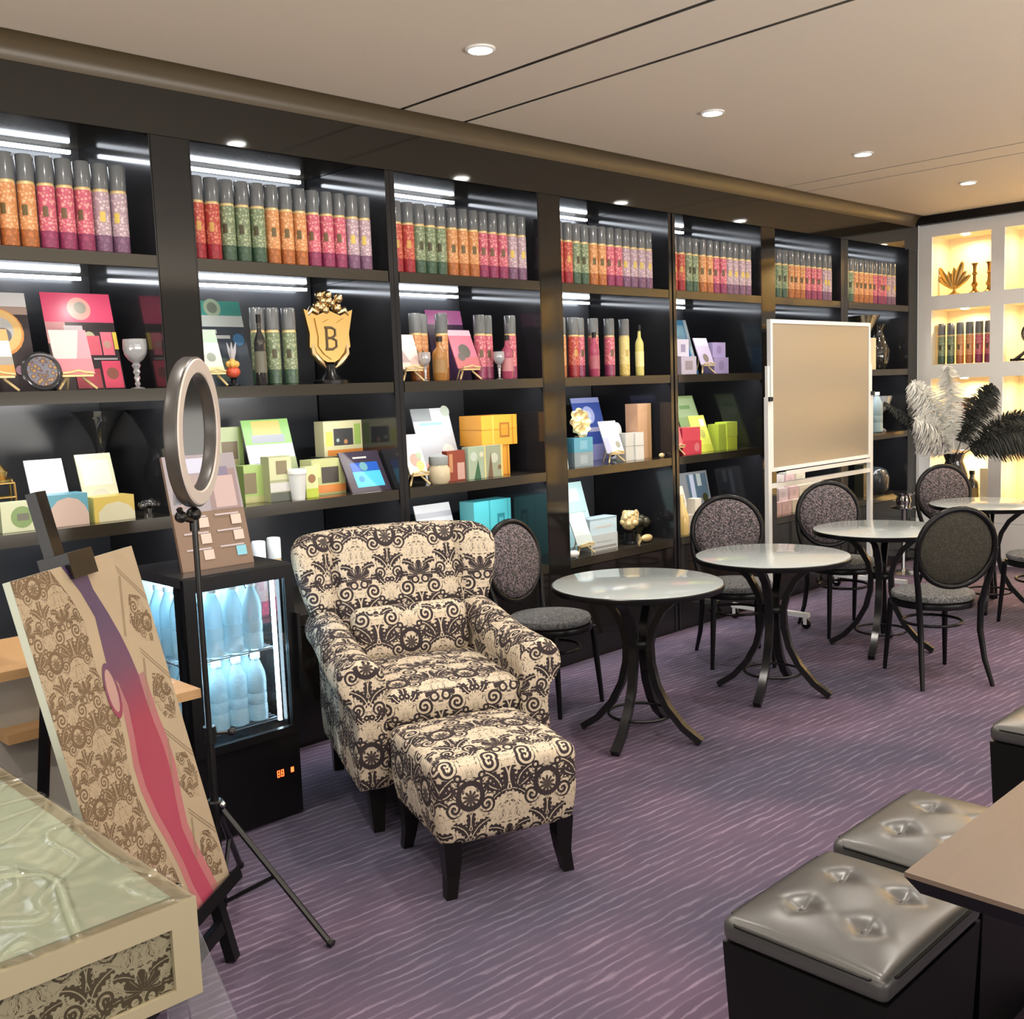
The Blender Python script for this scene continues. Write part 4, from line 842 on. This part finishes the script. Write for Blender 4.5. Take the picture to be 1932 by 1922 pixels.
CP = [(3.735, 3.60, 275, 'black oval back chair between the armchair and the shelves'),
      (5.02, 3.345, 225, 'speckled oval back chair behind the second bistro table, left of the whiteboard'),
      (6.04, 3.22, 232, 'speckled oval back chair in front of the whiteboard'),
      (5.39, 2.36, 52, 'black oval back chair seen from behind, in front of the third table'),
      (6.87, 2.31, 52, 'black oval back chair cut by the right picture edge'),
      (7.53, 3.10, 232, 'speckled oval back chair before the feather vase')]
for k, (x, y, az, lab) in enumerate(CP):
    o = CH if k == 0 else copy_tree(CH); o.location = (x, y, 0); o.rotation_euler = (0, 0, math.radians(az+90)); tag(o, lab, 'chair', 'oval back bistro chairs')

# ------------------------------------------------------------------ whiteboard on wheels
t = empty('whiteboard', (0, 3.70, 0), 0, 'mobile whiteboard on white frame standing before the shelves', 'whiteboard')
m_wf = mat('white_metal', (.74, .76, .76), .3)
MB().box(5.99, 7.30, -.010, .010, 1.035, 1.975).build('board', mat('board_surface', (.29, .25, .195), .25), t)  # warm room reflection put into the tan base colour of the whiteboard
b = MB().box(5.965, 5.99, -.014, .014, 1.01, 2.0).box(7.30, 7.325, -.014, .014, 1.01, 2.0).box(5.99, 7.30, -.014, .014, 1.975, 2.0).box(5.99, 7.30, -.014, .014, 1.01, 1.035); b.build('board_frame', m_wf, t)
for x in (5.945, 7.345):
    MB().box(x-.020, x+.020, -.015, .015, .09, 1.50).box(x-.013, x+.013, -.010, .010, 1.50, 1.70).build('post', m_wf, t)
    MB().box(x-.018, x+.018, -.29, .29, .075, .105).build('foot_bar', m_wf, t)
    for y in (-.27, .27):
        c = MB(); c.X = Matrix.Translation((x, y, .032)) @ Matrix.Rotation(PI/2, 4, 'Y'); c.lathe([(.001, -.011), (.028, -.011), (.032, -.006), (.032, .006), (.028, .011), (.001, .011)], 18); w_ = c.build('caster', m_black, t, 40)
        MB().box(x-.016, x+.016, y-.012, y+.012, .04, .078).build('caster_fork', m_wf, w_) if False else MB().box(x-.016, x-.012, y-.012, y+.012, .03, .078).box(x+.012, x+.016, y-.012, y+.012, .03, .078).build('caster_fork', m_wf, t)
MB().box(5.965, 7.325, -.012, .012, .90, .93).build('crossbar', m_wf, t); MB().box(6.05, 7.25, -.07, -.012, .985, .998).box(6.05, 7.25, -.072, -.068, .985, 1.012).build('pen_tray', m_wf, t)
for x in (5.945, 7.345): MB().lathe([(.001, -.03), (.018, -.028), (.018, 0)], 12, (x, -.02, 1.5)).build('tilt_knob', m_black, t)

# ------------------------------------------------------------------ feather arrangement
FV = (8.28, 3.46)
lathe_obj('floor_vase', [(.12, 0), (.125, .02), (.07, .10), (.06, .25), (.10, .45), (.13, .65), (.10, .82), (.065, .92), (.085, .98), (.07, .97), (.05, .88)], m_dkglass, 'tall black floor vase holding black and white feathers', 'vase', FV[0], FV[1], 0, 28)
m_wfeat = mat('white_feather', (.82, .82, .78), .8); m_bfeat = mat('black_feather', (.03, .032, .028), .7)
def feather(label, col, dx, dy, L, droop, wdt, seed, z0=.93):
    L *= 1.22; wdt *= 1.5; droop *= 1.2
    R = random.Random(seed); m = m_wfeat if col == 'w' else m_bfeat
    t = empty('ostrich_feather', (FV[0], FV[1], z0), 0, label, 'feather', 'ostrich feathers in the floor vase')
    d = Vector((dx, dy, 1)).normalized(); out = Vector((dx, dy, 0)); out = out.normalized() if out.length > .01 else Vector((1, 0, 0))
    P = []
    for i in range(21):
        s_ = i/20; P.append(d*(L*s_)+out*(droop*s_**3)+Vector((0, 0, -droop*.9*s_**4)))
    MB().tube(P, [.004-.0028*i/20 for i in range(21)], 5).build('quill', m, t, True)
    b = MB(); n = 620
    for i in range(n):
        s_ = .22+.78*i/n; j = min(19, int(s_*20)); q = P[j].lerp(P[j+1], s_*20-j); tan = (P[j+1]-P[j]).normalized()
        side = tan.cross(Vector((R.uniform(-1, 1), R.uniform(-1, 1), R.uniform(-.3, .3)))).normalized(); ln = wdt*(math.sin(PI*min(1, (s_-.15)/.9))**.6)*R.uniform(.75, 1.15)
        c = [q+side*(ln*u)+tan*(ln*.5*u)+Vector((0, 0, -ln*.55*u*u)) for u in (0, .4, .75, 1)]
        wv = tan*.0045; vs = []; 
        for k_, p in enumerate(c): f_ = (1, .9, .8, .3)[k_]; vs += [p-wv*f_, p+wv*f_]
        b.add(vs, [(0, 1, 3, 2), (2, 3, 5, 4), (4, 5, 7, 6)])
    b.build('barbs', m, t); return t
feather('white feather leaning far left over the vase', 'w', -.55, .25, .42, .10, .075, 1)
feather('white feather, tall, left of the vase centre', 'w', -.30, .22, .62, .08, .085, 2)
feather('white feather standing highest near the centre', 'w', -.12, .0, .66, .05, .07, 3)
feather('short white feather low on the left of the vase', 'w', -.55, .5, .30, .06, .08, 4)
feather('short white feather leaning right over the vase', 'w', .30, -.45, .45, .05, .05, 9)
feather('thin black feather arching out at the left', 'b', -.9, .65, .62, .03, .028, 5)
feather('black feather upright behind the white ones', 'b', .15, -.28, .55, .06, .085, 6)
feather('broad black feather drooping to the right', 'b', .45, -.95, .55, .12, .10, 7)
feather('broad black feather lowest on the right', 'b', .25, -1.5, .52, .14, .09, 8)
t = empty('cake_stand', (8.12, 3.80, 0), 0, 'tiered silver stand on a slim pole left of the feather vase', 'stand')
MB().lathe([(.14, 0), (.14, .012), (.02, .03), (.014, .05), (.014, .52)], 20).build('pole', m_chrome, t, 40)
MB().lathe([(.02, .52), (.10, .54), (.10, .55), (.05, .555), (.06, .60), (.05, .64), (.09, .66), (.09, .67), (.02, .675)], 24).build('tier', m_chrome, t, 40)

# ------------------------------------------------------------------ drinks cooler with bottles
C = empty('drinks_cooler', (1.66, 3.39, 0), 0, 'black glass door countertop drinks cooler full of water bottles', 'cooler')
W, D, H = .44, .44, .99
m_cool = mat('cooler_black', (.005, .005, .006), .3, spec=.3); m_coolin = mat('cooler_liner', (.45, .62, .72), .4)
MB().box(0, W, 0, D, .012, .33).build('base_cabinet', m_cool, C)
MB().box(0, W, 0, D, .955, H).build('top_panel', mat('cooler_top', (.03, .03, .035), .12), C)
b = MB()
for x in (0, W-.028): MB().box(x, x+.028, D-.03, D, .33, .955).build('corner_post', m_cool, C); MB().box(x, x+.028, .03, .055, .33, .955).build('corner_post', m_cool, C)
MB().box(.028, W-.028, D-.02, D-.008, .33, .955).build('back_liner', m_coolin, C)
MB().box(.004, .010, .056, D-.031, .335, .95).build('side_glass', m_glass, C); MB().box(W-.010, W-.004, .056, D-.031, .335, .95).build('side_glass', m_glass, C)
dr = MB().box(0, .045, -.024, .0, .335, .985).box(W-.035, W, -.024, .0, .335, .985).box(.045, W-.035, -.024, .0, .335, .365).box(.045, W-.035, -.024, .0, .935, .985).build('door', m_cool, C)
MB().box(.045, W-.035, -.015, -.009, .365, .935).build('door_glass', m_glass, dr)
MB().box(W-.008, W+.006, -.05, -.024, .50, .80).build('door_handle', m_cool, dr)
for z in (.375, .655):
    b = MB()
    for k in range(12): y = .065+.028*k; b.box(.03, W-.03, y, y+.004, z, z+.004)
    b.box(.03, .034, .06, D-.035, z-.004, z); b.box(W-.034, W-.03, .06, D-.035, z-.004, z); b.build('wire_shelf', mat('wire_grey', (.3, .33, .36), .3, .6), C)
for x in (.034, W-.046): MB().box(x, x+.012, .058, .070, .37, .94).build('light_strip', mat('cooler_led', (1, 1, 1), .5, emit=(.62, .86, 1), es=14), C)
area('cooler_light', (1.66+W/2, 3.39+.25, .948), (0, 0, 0), .30, .25, 28, (.55, .84, 1)); area('cooler_light_mid', (1.66+W/2, 3.39+.10, .645), (0, 0, 0), .30, .04, 15, (.5, .82, 1))
m_red = mat('red_digits', (.2, .01, .0), .4, emit=(1, .09, .02), es=6)
b = MB()
for x0 in (.335, .352): b.box(x0, x0+.012, -.001, 0, .195, .198).box(x0, x0+.012, -.001, 0, .183, .186).box(x0, x0+.012, -.001, 0, .171, .174).box(x0, x0+.003, -.001, 0, .171, .198).box(x0+.009, x0+.012, -.001, 0, .171, .198)
b.build('temperature_display', m_red, C); MB().box(.395, .408, -.001, 0, .176, .196).build('indicator_light', m_red, C)
k = 0
for li, z in enumerate((.380, .660)):
    for iy in range(4):
        for ix in range(4):
            o = copy_tree(WB); o.scale = (1.2, 1.2, 1.24); o.location = (1.66+.085+ix*.082, 3.39+.104+iy*.082, z)
            tag(o, 'clear water bottle in the cooler, %s shelf, %s row from the door, %s from left' % ('lower' if li == 0 else 'upper', nth(iy), nth(ix)), 'bottle', 'water bottles in the drinks cooler')
            k += 1
# display board on the cooler
bd = [(0, .50, 1, 1, (.30, .27, .30)), (.04, .84, .55, .97, (.50, .52, .66)), (.55, .50, .97, .86, (.26, .19, .20)), (.62, .52, .92, .80, (.45, .34, .33)), (.68, .80, .86, .88, (.18, .16, .24)), (.10, .55, .42, .82, (.34, .27, .27))]
for r_ in range(3):
    for c_ in range(2):
        u = .10+.46*c_; v = .08+.14*r_; bd += [(u, v+.09, u+.34, v+.105, (.46, .40, .42)), (u+.22, v, u+.36, v+.085, (.20, .50, .62) if (r_ == 0 and c_ == 1) else (.62, .48, .42))]
card('brown display board with bottle photo and small sample boxes on the cooler', 1.875, 3.50, .9905, .29, .43, .25, (.20, .13, .09), bd, 'display_board', 'board', t=.016)

# ------------------------------------------------------------------ ring lamp on tripod
t = empty('ring_light', (1.45, 2.84, 0), 0, 'unlit ring lamp on a slim black tripod stand', 'ring light')
MB().tube([(0, 0, .03), (0, 0, .60)], .013, 10).build('pole', m_blackmetal, t, True); MB().tube([(0, 0, .60), (0, 0, 1.26)], .009, 10).build('upper_pole', m_blackmetal, t, True)
b = MB().lathe([(.02, .58), (.02, .63)], 12); b.tube([(.0, 0, .605), (.05, -.03, .605)], .006, 6); b.ball((.055, -.033, .605), .013, 8); b.build('height_knob', m_blackmetal, t, True)
MB().lathe([(.024, .345), (.026, .35), (.026, .395), (.02, .40)], 14).build('hub', m_blackmetal, t, 40); MB().lathe([(.018, .06), (.018, .09)], 12).build('lower_collar', m_blackmetal, t, 40)
tip = Vector((.15, -.36, .008))
for k in range(3):
    a = math.atan2(tip.y, tip.x)+k*2*PI/3; r = tip.length; T_ = Vector((r*math.cos(a), r*math.sin(a), .008)); H_ = Vector((.03*math.cos(a), .03*math.sin(a), .37))
    MB().tube([H_, T_], .010, 8).build('leg', m_blackmetal, t, True); Mi = H_.lerp(T_, .50)
    MB().tube([Mi, (.015*math.cos(a), .015*math.sin(a), .075)], .007, 6).build('brace', m_blackmetal, t, True); MB().tube([T_*.985+Vector((0, 0, .004)), T_*1.02], .013, 8).build('rubber_foot', m_blackmetal, t, True)
    MB().ball(H_+Vector((0, 0, .018)), .011, 6).build('rivet', m_chrome, t, True)
n_az = math.radians(316); nv = Vector((math.cos(n_az), math.sin(n_az), -.04)).normalized()
Rm = nv.to_track_quat('Z', 'Y').to_matrix().to_4x4(); Rm.translation = Vector((.0, .0, 1.515))-nv*0+Vector((.016, -.026, 0))
def torus_band(ri, ro, z0, z1, n=64):
    return [(ri, z0), (ro, z0), (ro, z1), (ri, z1), (ri, z0)]
b = MB(); b.X = Rm; b.lathe([(.172, -.030), (.214, -.030), (.218, -.024), (.218, .004), (.214, .008), (.172, .008), (.168, .004), (.168, -.024), (.172, -.030)], 72); b.f = [f for f in b.f if len(f) == 4]; b.mi = b.mi[:len(b.f)]; b.build('ring_housing', mat('ring_housing', (.05, .045, .042), .35), t, 40)
b = MB(); b.X = Rm; b.lathe([(.171, .0082), (.175, .012), (.209, .012), (.213, .0082)], 72); b.f = [f for f in b.f if len(f) == 4]; b.mi = b.mi[:len(b.f)]; b.build('diffuser', mat('ring_diffuser', (.56, .49, .44), .35), t, 40)
MB().ball((0, 0, 1.275), .022, 8).tube([(0, 0, 1.225), (0, 0, 1.275)], .014, 8).build('ball_head', m_blackmetal, t, True)
b = MB(); b.tube([(0, 0, 1.255), (-.05, -.03, 1.27), (-.062, -.035, 1.30)], .009, 6); b.ball((-.058, -.035, 1.275), .018, 8); b.build('phone_arm', m_blackmetal, t, True)
MB().box(-.075, -.058, -.045, -.030, 1.31, 1.42).build('phone_clip', mat('clip_grey', (.35, .36, .4), .4), t)

# ------------------------------------------------------------------ easel with printed board
az = math.radians(37); th = math.radians(13)
d = Vector((math.cos(az), math.sin(az), 0)); nb = Vector((-d.y, d.x, 0)); u = Vector((0, 0, 1))*math.cos(th)+nb*math.sin(th); nf = d.cross(u).normalized()  # nf points to the front
if nf.dot(nb) > 0: nf = -nf
foot = Vector((1.39, 2.62, 0)); WB_, HB_ = .545, .985
Mx = Matrix((( d.x, -nf.x, u.x, foot.x), (d.y, -nf.y, u.y, foot.y), (d.z, -nf.z, u.z, foot.z), (0, 0, 0, 1)))   # local x along the board, y into its back, z up its slope
E_ = empty('easel', tuple(foot), 0, 'tall black easel carrying the printed damask board', 'easel')
def eb(name, x0, x1, y0, y1, z0, z1, m=m_black):
    b = MB(); b.X = Matrix.Translation(-foot) @ Mx; b.box(x0, x1, y0, y1, z0, z1); return b.build(name, m, E_)
eb('leg', -.035, .0, .004, .034, .01, .255+.10); eb('leg', -WB_, -WB_+.035, .004, .034, .01, .355)
eb('rail', -WB_, .0, .006, .032, .10, .135)
eb('mast', -WB_/2-.022, -WB_/2+.022, .006, .036, .10, 1.43)
eb('ledge', -WB_-.02, .030, -.05, .03, .225, .247); eb('ledge_lip', -WB_-.02, .030, -.056, -.05, .225, .262)
eb('top_clamp', -WB_/2-.055, -WB_/2+.055, -.045, .035, 1.225, 1.262); eb('clamp_lip', -WB_/2-.055, -WB_/2+.055, -.051, -.045, 1.195, 1.262)
p0 = Mx @ Vector((-WB_/2, .04, 1.24)); b = MB().tube([p0-foot, Vector((.90, 2.86, .012))-foot], .016, 4); b.build('rear_leg', m_black, E_)
P = empty('printed_board', tuple(foot), 0, 'cream damask poster board with a purple to pink ribbon shape on the easel', 'poster board')
LM = Matrix.Translation(-foot) @ Mx
b = MB(); b.X = LM; b.box(-WB_, 0, -.034, -.014, .2485, .2485+HB_); bo = b.build('board', [mat('board_edge', (.42, .45, .38), .5)], P)
b = MB(); b.X = LM; zb = .2485
b.add([(-WB_, -.0345, zb), (0, -.0345, zb), (0, -.0345, zb+HB_), (-WB_, -.0345, zb+HB_)], [(0, 1, 2, 3)])
fo = b.build('printed_face', m_print, P); L = fo.data.uv_layers.new(name='UVMap')
for i_, q in enumerate(((0, 0), (WB_, 0), (WB_, HB_), (0, HB_))): L.data[i_].uv = q
# ribbon artwork, outlines given as fractions of the board face
m_rib = mat('ribbon_print', (.5, .1, .2), .45); g = G(m_rib); sp = g.n('ShaderNodeSeparateXYZ'); g.nt.links.new(g.uv(), sp.inputs[0])
g.col(g.ramp(sp.outputs[1], (.0, (.36, .055, .10)), (.55, (.27, .032, .07)), (.70, (.11, .045, .095)), (.85, (.068, .042, .10))))
m_rib2 = mat('ribbon_print_pale', (.6, .3, .3), .45); g = G(m_rib2); sp = g.n('ShaderNodeSeparateXYZ'); g.nt.links.new(g.uv(), sp.inputs[0])
g.col(g.ramp(sp.outputs[1], (.0, (.40, .14, .15)), (.5, (.34, .115, .13)), (.8, (.26, .17, .165)), (1, (.29, .22, .16))))
m_plain = mat('board_plain', (.36, .285, .195), .45); m_line = mat('board_line', (.22, .16, .10), .45)
def art(name, polys, m, e, metric=False):
    b = MB(); b.X = LM; uvs = []
    for poly in polys:
        b.add([((a-1)*WB_, -.0345-e, zb+c*HB_) for a, c in poly], [tuple(range(len(poly)))]); uvs.append(poly)
    o = b.build(name, m, P); L = o.data.uv_layers.new(name='UVMap')
    for pg in o.data.polygons:
        for li in pg.loop_indices:
            q = (Mx.inverted() @ (o.data.vertices[o.data.loops[li].vertex_index].co+foot)); L.data[li].uv = (q.x+WB_+.03, q.z-zb) if metric else (q.x/WB_+1, (q.z-zb)/HB_)
    return o
def strip(left, right): return [[left[i], right[i], right[i+1], left[i+1]] for i in range(len(left)-1)]
vv = [1, .92, .85, .78, .72, .66, .60, .52, .45, .38, .30, .22, .14, .07, 0]
Lf = [.36, .45, .50, .49, .48, .53, .55, .53, .50, .50, .53, .58, .62, .64, .68]
Rt = [.56, .58, .64, .69, .72, .74, .74, .75, .77, .77, .74, .72, .75, .79, .83]
plainL = [a-.08 for a in Lf]; plainR = [1.0 for a in Rt]
art('plain_ground', strip(list(zip(plainL, vv)), list(zip(plainR, vv))), m_plain, .0004)
art('pale_ribbon', strip([(a-.04, c) for a, c in zip(Lf, vv) if c < .7], [(a+.04, c) for a, c in zip(Rt, vv) if c < .7]), m_rib2, .0008)
art('ribbon', strip(list(zip([a+.01 for a in Lf], vv)), list(zip([a-.02 for a in Rt], vv))), m_rib, .0012)
n = 20; lo = [(.47+.055*math.cos(2*PI*k/n), .655+.075*math.sin(2*PI*k/n)) for k in range(n)]; li_ = [(.47+.038*math.cos(2*PI*k/n), .655+.058*math.sin(2*PI*k/n)) for k in range(n)]
art('ribbon_loop', [[lo[k], lo[(k+1) % n], li_[(k+1) % n], li_[k]] for k in range(n)], m_rib, .0018)
art('ribbon_loop_inside', [li_], mat('loop_pink', (.38, .23, .215), .45), .0015)
for v in (.80, .57, .335, .10): art('damask_lozenge', [[(.78, v), (.84, v+.075), (.93, v+.06), (.985, v-.01), (.94, v-.075), (.85, v-.06)]], m_print, .0006, True)
dl = []
for k in range(5):
    v0 = .93-.235*k
    for o_ in (0, .012): dl.append([(.80, v0+.02+o_), (1.0, v0-.09+o_), (1.0, v0-.094+o_), (.80, v0+.016+o_)]); dl.append([(.70+o_, v0-.16), (.80+o_, v0), (.806+o_, v0), (.706+o_, v0-.16)])
dl = [[(a, max(0, min(1, c))) for a, c in p] for p in dl]
art('trellis_lines', dl, m_line, .0010)

# ------------------------------------------------------------------ counter behind the easel
t = empty('display_counter', (0, 2.90, 0), 0, 'grey counter with light wood top and wood ledge behind the easel', 'counter')
MB().box(-.4, 1.10, .08, .42, 0, .88).build('body', mat('counter_grey', (.42, .40, .37), .5), t)
MB().box(-.42, 1.13, .0, .43, .88, .906).build('top', m_wood, t); MB().box(.90, 1.462, .0, .42, .705, .733).build('ledge', m_wood, t)
MB().box(1.16, 1.44, .12, .36, .7335, .737).build('inlay', paint((.62, .45, .30), .4), t)
gbox('lavender box standing on the wooden counter top at the left edge', .78, 2.98, .9065, .22, .1, .13, (.42, .38, .50), [(.0, .1, 1, .5, (.60, .58, .62))])
# ------------------------------------------------------------------ cream display box in the foreground
t = empty('display_box', (0, 1.54, 0), 0, 'cream framed display box with damask side and plastic wrapped green top', 'display box')
m_cream = mat('cream_frame', (.32, .28, .185), .35)
x0, x1, z0, z1 = -.30, .742, .632, .80
b = MB().box(x0, x1, .012, 1.05, z0, z1-.004); b.box(x0, x1, 0, .012, z1-.042, z1-.002).box(x0, x1, 0, .012, z0, z0+.022).box(x1-.045, x1, 0, .012, z0+.022, z1-.042).box(x0, x0+.045, 0, .012, z0+.022, z1-.042); b.build('case', m_cream, t)
o = MB().box(x0+.045, x1-.045, .0095, .0118, z0+.022, z1-.042).build('damask_panel', m_boxprint, t, uv=(.03, .05))
MB().box(x0+.03, x1-.03, .03, 1.02, z1-.004, z1-.001).build('green_panel', mat('green_panel', (.46, .50, .38), .25), t)
m_film = bpy.data.materials.new('plastic_film'); m_film.use_nodes = True; nt = m_film.node_tree; nt.nodes.clear()
out = nt.nodes.new('ShaderNodeOutputMaterial'); mx = nt.nodes.new('ShaderNodeMixShader'); tr = nt.nodes.new('ShaderNodeBsdfTransparent'); gl = nt.nodes.new('ShaderNodeBsdfGlossy'); gl.inputs['Roughness'].default_value = .12
lw = nt.nodes.new('ShaderNodeLayerWeight'); lw.inputs[0].default_value = .42; nt.links.new(lw.outputs['Fresnel'], mx.inputs[0]); nt.links.new(tr.outputs[0], mx.inputs[1]); nt.links.new(gl.outputs[0], mx.inputs[2]); nt.links.new(mx.outputs[0], out.inputs[0])
nx_, ny_ = 210, 210; vs = []; fs = []
for j in range(ny_+1):
    for i in range(nx_+1):
        x = x0+(x1-x0)*i/nx_; y = 1.05*j/ny_
        q = Vector((x*3.2, y*3.2, 0)); h_ = .006*(1-abs(noise.noise(q*.9+Vector((noise.noise(q*.8)*1.5, noise.noise(q*.7)*1.5, 0)))))**14+.0035*(1-abs(noise.noise(q*2.3+Vector((noise.noise(q*2), 0, 0)))))**14+.0012*abs(noise.noise(q*6))
        vs.append((x, y, z1+.0006+h_))
for j in range(ny_):
    for i in range(nx_): a = j*(nx_+1)+i; fs.append((a, a+1, a+nx_+2, a+nx_+1))
MB().add(vs, fs).build('plastic_wrap', m_film, t, 180)
MB().box(-.15, .45, .20, .90, 0, z0).build('pedestal', m_black, t)
# clear acrylic holder beside it
m_acr = mat('acrylic', (.9, .92, .95), .03, trans=.95, ior=1.2)
t = empty('acrylic_stand', (.80, 1.62, 0), 0, 'clear slanted acrylic stand beside the cream display box', 'stand')
b = MB()
b.add([(-.045, .10, .74), (.0, .10, .74), (.0, .106, .74), (-.045, .106, .74), (-.03, -.10, .30), (.075, -.10, .30), (.075, -.094, .30), (-.03, -.094, .30)], [(0, 1, 2, 3), (4, 7, 6, 5), (0, 4, 5, 1), (3, 2, 6, 7), (0, 3, 7, 4), (1, 5, 6, 2)]); b.build('panel', m_acr, t)
MB().box(-.04, .08, -.13, .13, 0, .008).box(-.04, .0, .10, .106, .008, .74).build('back_plate', m_acr, t)

# ------------------------------------------------------------------ tufted stools and brown table
def make_stool(w, d, label, x, y, m_leather=None):
    m_leather = mat('stool_base', (.005, .005, .005), .4, spec=.25); m_cush = mat('stool_cushion', (.05, .05, .048), .36, coat=.7); m_cush.node_tree.nodes['Principled BSDF'].inputs['Coat Roughness'].default_value = .28
    t = empty('tufted_stool', (x, y, 0), 0, label, 'stool', 'tufted black leather cube stools')
    n = 40; bt = [(sx*w*.19, sy*d*.19) for sx in (-1, 1) for sy in (-1, 1)]
    def top(p):
        z = p.z
        if p.z > 0:
            k = (1-min(1, abs(p.x)/(w/2))**3)*(1-min(1, abs(p.y)/(d/2))**3); z += .022*k
            for bx, by in bt:
                r = math.hypot(p.x-bx, p.y-by); z -= .022*math.exp(-(r/.026)**1.6)
                a = math.atan2(p.y-by, p.x-bx); z -= .003*math.exp(-(r/.055)**2)*abs(math.cos(2*a))**8
        return (p.x, p.y, z)
    MB().rbox(w, d, .055, .020, (0, 0, .418), (46, 46, 1), top, seg=4).build('cushion', m_cush, t, True)
    b = MB()
    vs = []
    for z, s_ in ((.0, .90), (.39, .985)):
        for dx, dy in ((-1, -1), (1, -1), (1, 1), (-1, 1)): vs.append((dx*w/2*s_, dy*d/2*s_, z))
    b.add(vs, [(3, 2, 1, 0), (4, 5, 6, 7)]+[(i, (i+1) % 4, (i+1) % 4+4, i+4) for i in range(4)]); b.build('base', m_leather, t)
    for sx, sy in bt: MB().ball((sx, sy, .4405), .011, 8, 0, (1, 1, .7)).build('button', m_leather, t, True) if False else MB().ball((sx, sy, .442), .011, 8, 0, (1, 1, .7)).build('button', mat('button_leather', (.05, .05, .05), .12, coat=1), t, True)
    r_ = .4245; pr = [(-w/2, -d/2), (w/2, -d/2), (w/2, d/2), (-w/2, d/2)]; pts = []
    for i in range(4):
        a = Vector(pr[i]); c = Vector(pr[(i+1) % 4])
        for k in range(1, 10): q = a.lerp(c, k/10); pts.append((q.x*1.0, q.y*1.0, .436))
    MB().tube(pts, .003, 6, closed=True).build('piping', m_leather, t, True)
    return t
make_stool(.46, .38, 'black tufted leather stool nearest the camera', 2.03, 1.06)
make_stool(.46, .38, 'black tufted leather stool behind the nearest one, partly under the brown table', 2.535, 1.075)
make_stool(.46, .38, 'black tufted leather stool cut by the right picture edge', 3.66, 1.12)
t = empty('brown_table', (1.70, -.2, 0), 0, 'brown topped table with dark edge at the lower right corner', 'table')
MB().box(0, 2.3, .0, .99, .722, .731).build('tabletop', m_brown, t)
b = MB(); vs = [(0, 0, .722), (2.3, 0, .722), (2.3, .99, .722), (0, .99, .722), (.02, .02, .69), (2.28, .02, .69), (2.28, .97, .69), (.02, .97, .69)]
b.add(vs, [(0, 1, 2, 3), (7, 6, 5, 4)]+[(i, i+4, (i+1) % 4+4, (i+1) % 4) for i in range(4)]); b.build('edge_band', m_black, t)
for x in (.25, 2.05):
    for y in (.12, .74): MB().box(x-.02, x+.02, y-.02, y+.02, 0, .69).build('leg', m_black, t)
